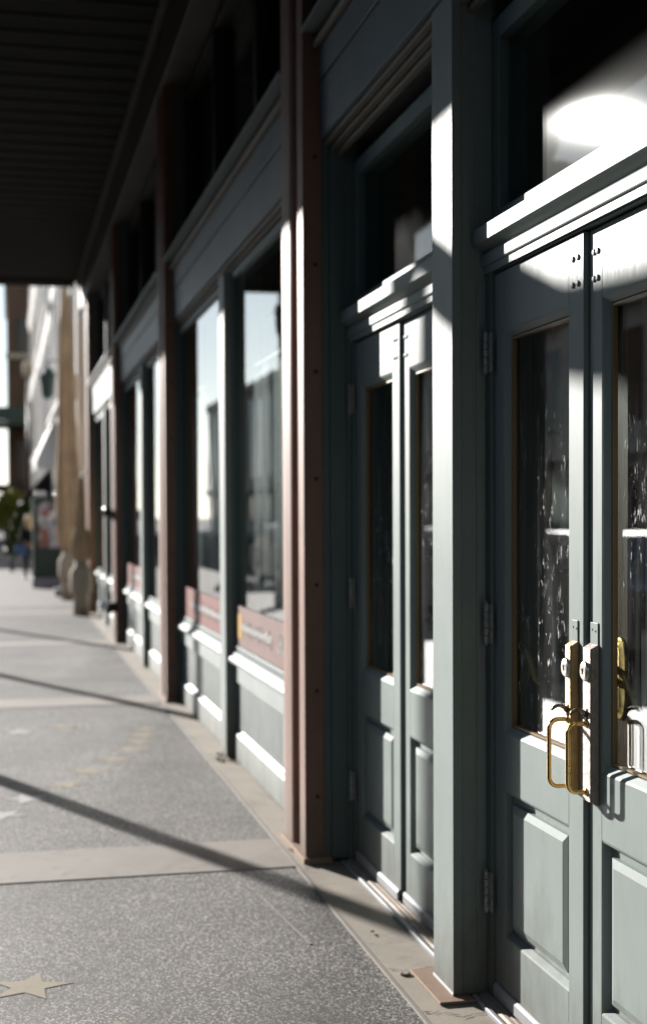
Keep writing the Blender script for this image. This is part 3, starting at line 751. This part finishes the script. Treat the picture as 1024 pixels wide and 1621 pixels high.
# ------------------------------------------------------------------ people
def skin_body(name, joints, edges, m, parent, sub=2):
    me = bpy.data.meshes.new(name); me.from_pydata([j[0] for j in joints], edges, [])
    me.materials.append(M[m]); o = bpy.data.objects.new(name, me); COL.objects.link(o); o.parent = parent
    s = o.modifiers.new('skin', 'SKIN'); s.use_smooth_shade = True
    for i, j in enumerate(joints):
        me.skin_vertices[0].data[i].radius = (j[1], j[2] if len(j) > 2 else j[1])
        me.skin_vertices[0].data[i].use_root = (i == 0)
    u = o.modifiers.new('sub', 'SUBSURF'); u.levels = sub; u.render_levels = sub
    return o
def standing_person(x, y, label, h=1.58, rz=0.0):
    t = thing('person', label, 'person', (x, y, 0), rz=rz); k = h/1.7
    J = [((0, 0, 0.92), .13, .10), ((0, 0, 1.12), .12, .09), ((0, 0, 1.33), .15, .10), ((0, 0, 1.44), .06), ((0, 0.01, 1.50), .05), ((0, 0.02, 1.58), .085, .095), ((0, 0.02, 1.66), .075, .085),
         ((.17, 0, 1.38), .05), ((.20, .02, 1.14), .04), ((.17, .14, .98), .032), ((.17, .20, .96), .028),
         ((-.17, 0, 1.38), .05), ((-.20, -.02, 1.12), .04), ((-.21, .05, .88), .030), ((-.21, .07, .80), .028),
         ((.09, 0, .82), .085), ((.10, .03, .48), .058), ((.10, -.03, .10), .040), ((.10, .12, .04), .034),
         ((-.09, 0, .82), .085), ((-.10, .12, .49), .058), ((-.10, .16, .10), .040), ((-.10, .30, .05), .034)]
    E = [(0, 1), (1, 2), (2, 3), (3, 4), (4, 5), (5, 6), (2, 7), (7, 8), (8, 9), (9, 10), (2, 11), (11, 12), (12, 13), (13, 14), (0, 15), (15, 16), (16, 17), (17, 18), (0, 19), (19, 20), (20, 21), (21, 22)]
    J = [(tuple(c*k for c in j[0]),)+tuple(r*k for r in j[1:]) for j in J]
    skin_body('body', J, E, 'skin', t)
    grow = lambda idx, g: [((J[i][0]), J[i][1]+g, (J[i][2] if len(J[i]) > 2 else J[i][1])+g) for i in idx]
    idx = [0, 1, 2, 3, 7, 8, 9, 11, 12, 13]
    mp = {a: b for b, a in enumerate(idx)}
    skin_body('coat', grow(idx, 0.022), [(mp[a], mp[b]) for a, b in E if a in mp and b in mp], 'coat', t)
    idx = [0, 15, 16, 17, 19, 20, 21]; mp = {a: b for b, a in enumerate(idx)}
    skin_body('trousers', grow(idx, 0.018), [(mp[a], mp[b]) for a, b in E if a in mp and b in mp], 'black', t)
    for i in (18, 22):
        a, b_ = J[i-1][0], J[i][0]
        skin_body('shoe', [((a[0], a[1]-0.02, 0.05), .048), ((b_[0], b_[1]+0.03, 0.045), .044)], [(0, 1)], 'black', t)
    bm = B(); lathe(bm, [(0.03, 1.30*k), (0.085, 1.36*k), (0.105, 1.50*k), (0.112, 1.60*k), (0.095, 1.70*k), (0.04, 1.745*k)], (0, -0.03, 0), 20, wob=lambda a, hh: 1+0.05*math.cos(9*a)); obj('hair', bm, 'hair', t, smooth=True)
    return t
p1x, p1y = gp(47, 917)
standing_person(p1x, p1y, 'blonde person in a black coat with back turned, standing by the green poster cabinet', 1.55)
t = thing('shoulder_bag', 'light blue bag carried at the hip of the blonde person', 'bag', (p1x-0.20, p1y-0.06, 0.60))
bm = B(); extrude_y(bm, [(-0.15, 0.0), (-0.16, 0.05), (-0.14, 0.24), (0.14, 0.24), (0.16, 0.05), (0.15, 0.0)], -0.06, 0.06); obj('bag_body', bm, 'bluebag', t, 0.02)
bm = B(); tube(bm, [(-0.13, 0, 0.22), (-0.08, 0, 0.50), (0.05, 0, 0.66), (0.10, 0, 0.45), (0.12, 0, 0.22)], 0.010, 6); obj('strap', bm, 'black', t, smooth=True)
# seated person on the step
sx, sy = gp(111, 944)
t = thing('person', 'person in a dark plum coat and grey hat crouching between the tan drapes', 'person', (sx, sy, 0))
J = [((0, 0, .26), .13, .11), ((0, -.02, .42), .12, .10), ((0, -.05, .58), .13, .10), ((0, -.07, .66), .05), ((0, -.08, .72), .05), ((0, -.09, .79), .08, .09), ((0, -.09, .86), .07, .08),
     ((.15, -.05, .58), .05), ((.18, -.16, .42), .04), ((.08, -.30, .40), .03), ((-.15, -.05, .58), .05), ((-.18, -.16, .42), .04), ((-.08, -.30, .40), .03),
     ((.09, -.06, .26), .08), ((.11, -.34, .40), .06), ((.11, -.26, .09), .04), ((.11, -.40, .04), .035), ((-.09, -.06, .26), .08), ((-.11, -.34, .40), .06), ((-.11, -.26, .09), .04), ((-.11, -.40, .04), .035)]
E = [(0, 1), (1, 2), (2, 3), (3, 4), (4, 5), (5, 6), (2, 7), (7, 8), (8, 9), (2, 10), (10, 11), (11, 12), (0, 13), (13, 14), (14, 15), (15, 16), (0, 17), (17, 18), (18, 19), (19, 20)]
skin_body('body', J, E, 'skin', t)
idx = [0, 1, 2, 3, 7, 8, 10, 11, 13, 14, 15, 17, 18, 19]; mp = {a: b for b, a in enumerate(idx)}
skin_body('coat', [(J[i][0], J[i][1]+.022, (J[i][2] if len(J[i]) > 2 else J[i][1])+.022) for i in idx], [(mp[a], mp[b]) for a, b in E if a in mp and b in mp], 'plum', t)
bm = B(); lathe(bm, [(0.098, 0.83), (0.10, 0.88), (0.08, 0.94), (0.03, 0.965)], (0, -.09, 0), 18); obj('hat', bm, 'greyhat', t, smooth=True)
bm = B(); box(bm, -0.3, 0.35, -0.08, 0.25, 0.0, 0.15); o = obj('stone_step', bm, 'stone2', loc=(sx, sy, 0), bevel=0.01); tag(o, 'low grey stone step under the crouching person', 'step')

# ------------------------------------------------------------------ poster cabinet
kx, ky = gp(76, 930)
t = thing('poster_cabinet', 'dark green poster cabinet on a pale plinth with round lamps on top', 'cabinet', (kx, ky, 0))
boxobj('plinth', (-0.34, 0.34, -0.25, 0.35, 0.0, 0.22), 'lav', t, 0.01)
bm = B(); box(bm, -0.32, 0.32, -0.2, 0.3, 0.221, 0.86); box(bm, -0.32, -0.21, -0.2, 0.3, 0.861, 1.95); box(bm, 0.27, 0.32, -0.2, 0.3, 0.861, 1.95); box(bm, -0.209, 0.269, -0.2, 0.3, 1.86, 1.95); box(bm, -0.209, 0.269, 0.1, 0.3, 0.861, 1.859)
obj('cabinet_frame', bm, 'dgreen', t, 0.006)
boxobj('poster', (-0.205, 0.265, -0.12, -0.10, 0.865, 1.855), 'poster', t)
for xx in (-0.2, -0.08, 0.2):
    bm = B(); bmesh.ops.create_uvsphere(bm, u_segments=16, v_segments=10, radius=0.07, matrix=Matrix.Translation((xx, 0, 2.02))); obj('globe', bm, 'white', t, smooth=True)

# ------------------------------------------------------------------ buildings beyond the canopy
def street_building(name, label, y0, y1, h, m, trim, fx=1.35, depth=12, nb=4, floors=(4.2, 8.0, 11.6), proj=0.28):
    b_ = thing(name, label, 'building', (fx, y0, 0))
    L = y1-y0; bm = B(); s = L/nb
    zs = [0]+list(floors); 
    # wall as piers and spandrels, with real openings
    for k in range(nb+1):
        a = max(0, k*s-0.55); c = min(L, k*s+0.55); box(bm, 0, 0.5, a, c, 0, h)
    for k in range(nb):
        a, c = k*s+0.55, (k+1)*s-0.55
        for f in range(len(zs)):
            zb = zs[f]; zt = zs[f+1] if f+1 < len(zs) else h
            if f: box(bm, 0.02, 0.5, a, c, zb-0.35, zb+0.7)
            if f == len(zs)-1: box(bm, 0.02, 0.5, a, c, zt-0.5, zt)
    box(bm, 0.5, depth, 0, L, 0, h-0.02) if False else None
    box(bm, 0.9, depth, 0.0, L, 0, h-0.4)
    obj('wall', bm, m, b_, 0.01)
    bm = B()
    for k in range(nb+1):
        yy = min(max(k*s, 0.22), L-0.22); box(bm, -proj*0.6, -0.001, yy-0.2, yy+0.2, 0, h-0.6)
    obj('pilasters', bm, trim, b_, 0.02)
    for f in list(floors)+[h]:
        bm = B(); extrude_y(bm, [(-0.002, f-0.55), (-proj*0.7, f-0.45), (-proj*1.0, f-0.18), (-proj*1.6, f-0.12), (-proj*1.6, f), (-0.002, f+0.02)], -0.05, L+0.02); obj('cornice', bm, trim, b_, 0.01)
    for k in range(nb):
        a, c = k*s+0.55, (k+1)*s-0.55
        for f in range(len(zs)):
            zb = zs[f]+(0.75 if f else 0.5); zt = (zs[f+1] if f+1 < len(zs) else h)-(0.38 if f+1 < len(zs) else 0.52)
            bm = B(); box(bm, 0.22, 0.30, a+0.003, a+0.12, zb, zt); box(bm, 0.22, 0.30, c-0.12, c-0.003, zb, zt); box(bm, 0.22, 0.30, a+0.12, c-0.12, zt-0.12, zt-0.003); box(bm, 0.22, 0.30, (a+c)/2-0.05, (a+c)/2+0.05, zb, zt-0.12)
            wf = obj('window', bm, trim, b_)
            bm = B(); box(bm, 0.255, 0.262, a+0.12, c-0.12, zb, zt-0.12); obj('pane', bm, 'carglass', wf)
    return b_
street_building('white_building', 'white stone building with stepped cornices just beyond the canopy', 27.2, 41, 15, 'stone', 'stone', 1.42, nb=5, proj=0.17)
street_building('grey_building', 'pale grey building with vertical piers further along the row', 41.2, 56, 13, 'stone', 'stone', 1.36, nb=5, floors=(4.0, 7.6), proj=0.14)
street_building('cream_building', 'cream building at the far end of the row', 56.3, 76, 16, 'cream', 'stone', 1.34, nb=5, proj=0.10)
# brown brick tower across the side street
tw = thing('brick_tower', 'tall brown brick tower at the end of the street with green balcony', 'building', (0.13, 83, 0))
bm = B(); box(bm, 0, 14, 0, 14, 0, 34); obj('wall', bm, 'brick', tw, 0.05)
bm = B(); box(bm, -0.12, -0.002, -0.14, 14, 14.6, 15.0); box(bm, -0.12, 14, -0.14, -0.002, 14.6, 15.0); box(bm, -0.10, 14, -0.12, -0.002, 10.5, 10.8); obj('string_course', bm, 'cream', tw, 0.03)
for kx_ in range(4):
    for kz in range(3):
        bm = B(); box(bm, 0.55+1.5*kx_, 1.15+1.5*kx_, -0.05, 0.02, 3.2+7*kz+0.4, 5.8+7*kz); obj('window', bm, 'carglass', tw)
bm = B(); box(bm, -3.2, 1.3, -3.6, -0.003, 6.5, 6.75); box(bm, -3.2, 1.3, -3.65, -3.602, 6.76, 7.5); obj('balcony', bm, 'dgreen', tw, 0.02)
bm = B(); box(bm, -3.0, 1.2, -3.4, -0.2, 2.9, 3.3); obj('lower_canopy', bm, 'darkframe', tw, 0.02)
for kx_ in range(3):
    bm = B(); box(bm, -2.9+1.9*kx_, -2.7+1.9*kx_, -3.5, -3.3, 0, 6.5); obj('balcony_post', bm, 'brick', tw, 0.01)
tl = thing('street_lantern', 'black street lantern with glowing cream globe in front of the brick tower', 'street lamp', (0.93, 60.0, 0))
bm = B(); tube(bm, [(0, 0, 0), (0, 0, 7.2)], [0.09, 0.05], 10); obj('lamp_post', bm, 'black', tl, smooth=True)
bm = B(); lathe(bm, [(0.08, 7.2), (0.2, 7.35), (0.22, 7.75), (0.12, 7.95)], (0, 0, 0), 16); obj('globe', bm, 'cream', tl, smooth=True)
# green lantern sign on the white row
t = thing('hanging_lantern', 'dark green lantern hanging from the white facade', 'lantern', (1.36, 36.0, 4.55))
bm = B(); lathe(bm, [(0.06, -0.1), (0.14, 0.0), (0.19, 0.45), (0.22, 0.5), (0.06, 0.68)], (-0.32, 0, 0), 6); obj('lantern_body', bm, 'dgreen', t)
bm = B(); tube(bm, [(-0.02, 0, 0.85), (-0.32, 0, 0.85), (-0.32, 0, 0.66)], 0.02, 8); obj('bracket', bm, 'black', t)
# white sloping awning and dark awning
def awning(name, x0, x1, y0, y1, zt, zb, m, label, edge=None):
    t = thing(name, label, 'awning', (x1, y0, 0)); bm = B()
    d = x1-x0
    extrude_y(bm, [(0, zt), (-d, zb), (-d, zb-0.22), (-d+0.02, zb-0.22), (-d+0.02, zb-0.02), (0, zt-0.04)], 0, y1-y0); obj('canopy_cloth', bm, m, t)
    bm = B(); extrude_y(bm, [(-0.005, zt-0.045), (-d+0.022, zb-0.03), (-d+0.022, zb-0.2), (-0.005, zb-0.2)], 0.01, 0.025); obj('side_panel', bm, m, t)
    bm = B(); tube(bm, [(-0.02, 0.05, zb-0.1), (-d+0.03, 0.05, zb-0.05)], 0.015, 6); tube(bm, [(-0.02, y1-y0-0.05, zb-0.1), (-d+0.03, y1-y0-0.05, zb-0.05)], 0.015, 6); obj('awning_arm', bm, 'black', t)
    if edge:
        bm = B(); extrude_y(bm, [(-0.01, zt+0.03), (-d, zb+0.03), (-d, zb+0.004), (-0.01, zt+0.004)], 0.02, 0.9); obj('edge_trim', bm, edge, t)
awning('awning', 0.75, 1.33, 37.0, 41.0, 4.3, 3.0, 'white', 'white sloping awning on the pale facade above the poster cabinet')
awning('awning', 0.40, 1.30, 41.5, 48.0, 2.95, 2.0, 'awning', 'dark sloping awning beyond the white one', 'awnedge')
# ivy arch and shrub
def foliage(name, label, cat, x, y, pts, m, n=900, sz=0.09):
    t = thing(name, label, cat, (x, y, 0)); bm = B(); rnd = random.Random(3)
    for _ in range(n):
        c, r = pts[rnd.randrange(len(pts))]
        v = Vector((rnd.gauss(0, 1), rnd.gauss(0, 1), rnd.gauss(0, 1))).normalized()*r*rnd.uniform(0.4, 1.1)
        p_ = Vector(c)+v; a = Vector((rnd.uniform(-1, 1), rnd.uniform(-1, 1), rnd.uniform(-1, 1))).normalized(); b_ = a.orthogonal().normalized(); s = sz*rnd.uniform(0.6, 1.3)
        bm.faces.new([bm.verts.new(p_+a*s), bm.verts.new(p_+b_*s*0.6), bm.verts.new(p_-a*s), bm.verts.new(p_-b_*s*0.6)])
    obj('foliage', bm, m, t)
    bm = B(); tube(bm, [(pts[0][0][0], pts[0][0][1], 0), pts[0][0]], [0.06, 0.03], 8); obj('stem', bm, 'bark', t)
ix, iy = gp(28, 905)
foliage('ivy_arch', 'arching ivy covered plant left of the blonde person', 'plant', ix, iy, [((-0.15, 0, 0.6), 0.22), ((-0.12, 0, 1.0), 0.22), ((0.0, 0, 1.35), 0.2), ((0.15, 0, 1.65), 0.2), ((0.3, 0, 1.85), 0.18)], 'ivy', 1400, 0.05)
foliage('shrub', 'yellow green shrub far down the sidewalk at the left edge', 'plant', -0.05, 68, [((0, 0, 1.5), 0.7), ((0.3, 0, 2.2), 0.6), ((-0.5, 0, 1.8), 0.7)], 'bush', 2500, 0.10)

# ------------------------------------------------------------------ across the street (seen only in the glass)
def opposite(label, y0, y1, h, m, nb, trim):
    b_ = thing('opposite_building', label, 'building', (-18.2, y0, 0)); L = y1-y0; s = L/nb
    bm = B(); box(bm, -10, -0.3, 0, L, 0, h-0.3)
    for k in range(nb+1):
        a = max(0, k*s-0.5); c = min(L, k*s+0.5); box(bm, -0.3, 0, a, c, 0, h)
    obj('wall', bm, m, b_)
    bm = B(); box(bm, -0.35, 0.35, -0.03, L-0.03, h-0.6, h+0.02); box(bm, -0.3, 0.5, 0.03, L-0.1, 3.6, 4.1); obj('cornice', bm, trim, b_)
    for k in range(nb):
        bm = B(); box(bm, -0.299, -0.2, k*s+0.8, (k+1)*s-0.8, 0.8, 3.2); box(bm, -0.299, -0.2, k*s+0.8, (k+1)*s-0.8, 4.8, h-1.4); obj('window', bm, 'carglass', b_)
opposite('dark brick shop row across the street mirrored in the door glass', 6, 40, 7.3, 'redbrick', 7, 'stone2')
opposite('pale stone block across the street mirrored in the shop window', 41, 85, 9.5, 'stone', 12, 'stone')
opposite('cream block at the far end across the street', 86, 150, 13.0, 'stone', 14, 'cream')
opposite('dark brick row across the street behind the viewer', -50, 5.5, 10.5, 'redbrick', 8, 'brick')
bk = thing('opposite_building', 'unseen dark brick building added to block sky light behind the viewer', 'building', (-30, -48, 0))  # unseen block added to cut sky and bounce light from behind
bm = B(); box(bm, 0, 45, -8, 0, 0, 12); obj('wall', bm, 'rearbrick', bk)
bm = B(); box(bm, -0.2, 45.2, -8.2, 0.3, 12.01, 12.6); obj('cornice', bm, 'rearbrick', bk)
def car(x, y, m, label):
    t = thing('parked_car', label, 'car', (x, y, -0.14), 'cars parked along the opposite kerb'); L = 4.6; W = 1.8
    prof = [(0, .45), (0.02, .75), (0.25, .92), (1.25, 1.0), (1.9, 1.45), (3.3, 1.48), (4.1, 1.02), (4.55, .95), (4.6, .5), (4.4, .3), (3.95, .28), (3.85, .5), (3.6, .62), (3.35, .5), (3.25, .28), (1.3, .28), (1.2, .5), (.95, .62), (.7, .5), (.6, .28), (.2, .3)]
    bm = B(); a = [bm.verts.new((-W/2+(0.15 if z > 1.1 else 0), yy, z)) for yy, z in prof]; b_ = [bm.verts.new((W/2-(0.15 if z > 1.1 else 0), yy, z)) for yy, z in prof]; k = len(prof)
    for i in range(k): bm.faces.new([a[i], a[(i+1) % k], b_[(i+1) % k], b_[i]])
    bm.faces.new(a); bm.faces.new(b_[::-1]); obj('body', bm, m, t, 0.03)
    for s in (-1, 1):
        bm = B(); xs = s*(W/2-0.06)
        q = [bm.verts.new((xs+s*0.075, yy, z)) if z < 1.1 else bm.verts.new((xs-s*0.08, yy, z)) for yy, z in ((1.45, 1.04), (1.98, 1.38), (3.25, 1.40), (3.85, 1.05))]
        bm.faces.new(q); o = obj('side_window', bm, 'carglass', t); sm = o.modifiers.new('t', 'SOLIDIFY'); sm.thickness = 0.02; sm.offset = 0
        for yy in (0.95, 3.6):
            bm = B(); lathe(bm, [(0.20, -0.10), (0.31, -0.10), (0.33, -0.07), (0.33, 0.07), (0.31, 0.10), (0.20, 0.10)], (s*(W/2-0.11), yy, 0.33), 24, 'X'); wh = obj('wheel', bm, 'rubber', t, smooth=False)
            bm = B(); lathe(bm, [(0.19, -0.102), (0.20, 0.0), (0.19, 0.102)], (s*(W/2-0.11), yy, 0.33), 16, 'X'); obj('rim', bm, 'chrome', wh)
car(-4.0, 13.0, 'white', 'white car parked at the near kerb mirrored in the door glass')
car(-4.1, 19.2, 'carsilver', 'silver car parked behind the white one')
car(-4.0, 30.5, 'white', 'second white car parked farther up the street')

def truck(x, y, L, label, m):  # unseen trucks added to keep sun and sky light off the sidewalk
    t = thing('shade_truck', label, 'truck', (x, y, -0.14), 'unseen trucks added to shade the sidewalk')
    bm = B(); box(bm, -1.15, 1.15, 0, L-2.1, 0.75, 3.3); obj('cargo_box', bm, m, t, 0.05)
    bm = B(); extrude_z(bm, [(-1.05, L-2.0), (1.05, L-2.0), (1.05, L-0.2), (0.85, L), (-0.85, L), (-1.05, L-0.2)], 0.5, 1.5); box(bm, -1.0, 1.0, L-1.95, L-0.6, 1.501, 2.4); obj('cab', bm, m, t, 0.06)
    bm = B(); box(bm, -0.9, 0.9, L-0.599, L-0.57, 1.6, 2.3); obj('windscreen', bm, 'carglass', t)
    for s_ in (-1, 1):
        for yy in (0.9, L-1.1):
            bm = B(); lathe(bm, [(0.22, -0.13), (0.42, -0.13), (0.45, -0.09), (0.45, 0.09), (0.42, 0.13), (0.22, 0.13)], (s_*0.95, yy, 0.45), 24, 'X'); obj('wheel', bm, 'rubber', t)
truck(-4.1, 4.2, 7.2, 'unseen dark truck added at the near kerb to shade the sidewalk by the viewer', 'awning')
truck(-4.1, -6.0, 7.2, 'unseen dark truck added behind the first truck to block more light', 'awning')

# unseen swag shaped and placed under the canopy edge (throws the soft band of shade on the nearest doors)
t = thing('shadow_swag', 'unseen dark swag shaped to cast the band of shade on the nearest doors', 'swag', (-1.72, 12.3, 4.5))
bm = B()
pts = [(0, 0.0, 0.18), (0, -0.45, 0.04), (0, -0.85, -0.14), (0, -1.25, -0.28), (0, -1.9, -0.32), (0, -2.8, -0.28), (0, -3.8, -0.16), (0, -4.8, -0.02), (0, -5.5, 0.12)]
tube(bm, pts, [0.07, 0.12, 0.13, 0.13, 0.13, 0.13, 0.12, 0.11, 0.07], 12); obj('cloth', bm, 'awning', t, smooth=True)
bm = B(); tube(bm, [(0, -2.8, -0.2), (0, -2.8, 0.56)], 0.01, 6); obj('cord', bm, 'black', t)


# pleated curtains added behind the shop glass to imitate pale streaks mirrored in it
def curtain(y0, y1, zt, label, ph):
    t = thing('curtain', label, 'curtain', (1.50, y0, 0), 'curtains added for streaks mirrored in the shop windows')
    bm = B(); L = y1-y0; n = int(L/0.012); rnd = random.Random(int(ph*10)); rows = []
    for k in range(n+1):
        y = L*k/n; x = 0.009*math.sin(y*46+1.5*math.sin(y*6+ph))+0.010*math.sin(y*15+ph)
        rows.append((bm.verts.new((x, y, 0.72)), bm.verts.new((x*0.8, y, zt+0.03*math.sin(y*9+ph)))))
    for a, b_ in zip(rows, rows[1:]): bm.faces.new([a[0], b_[0], b_[1], a[1]])
    o = obj('cloth', bm, 'curtain', t, smooth=True); sm = o.modifiers.new('thick', 'SOLIDIFY'); sm.thickness = 0.003
    bm = B(); tube(bm, [(0, -0.05, zt+0.04), (0, L+0.05, zt+0.04)], 0.012, 8); obj('rod', bm, 'black', t)
ya_, yb_ = col_y[1]+W0, col_y[2]
curtain(7.45, 8.80, 2.42, 'pale curtain added for mirrored streaks in the large window beside the nearest column, right part', 0.4)
curtain(10.35, 10.85, 2.50, 'pale curtain added for mirrored streaks in the window beyond the first mullion, right half', 1.3)
curtain(11.0, 11.60, 2.50, 'pale curtain added for mirrored streaks in the window beyond the first mullion, left half', 2.2)
curtain(16.0, 17.1, 2.45, 'blurred pale curtain added for mirrored streaks in the window next to the second column', 3.1)

# hairline cracks and a bolt hole in the concrete border
def crack(pts, w_=0.004):
    bm = B(); rnd = random.Random(5)
    for a, b_ in zip(pts, pts[1:]):
        n = 7; prev = None
        for q in range(n+1):
            f = q/n; x = a[0]+(b_[0]-a[0])*f+rnd.uniform(-.006, .006); y = a[1]+(b_[1]-a[1])*f+rnd.uniform(-.008, .008); ww = w_*rnd.uniform(0.3, 1)
            cur = (bm.verts.new((x, y-ww, 0.0072)), bm.verts.new((x, y+ww, 0.0072)))
            if prev: bm.faces.new([prev[0], cur[0], cur[1], prev[1]])
            prev = cur
    struct(obj('sidewalk_crack', bm, 'asphalt'))
crack([(1.245, 4.20), (1.30, 4.19), (1.36, 4.13), (1.43, 4.16)]); crack([(1.25, 4.63), (1.32, 4.60), (1.43, 4.62)], 0.003); crack([(1.25, 6.02), (1.30, 6.10), (1.40, 6.08)], 0.003)
bm = B(); lathe(bm, [(0.018, 0.0045), (0.018, 0.009), (0.010, 0.011)], (1.292, 4.565, 0), 14); tag(obj('anchor_bolt', bm, 'darkmetal'), 'small dark anchor bolt beside the pink base plate', 'bolt')
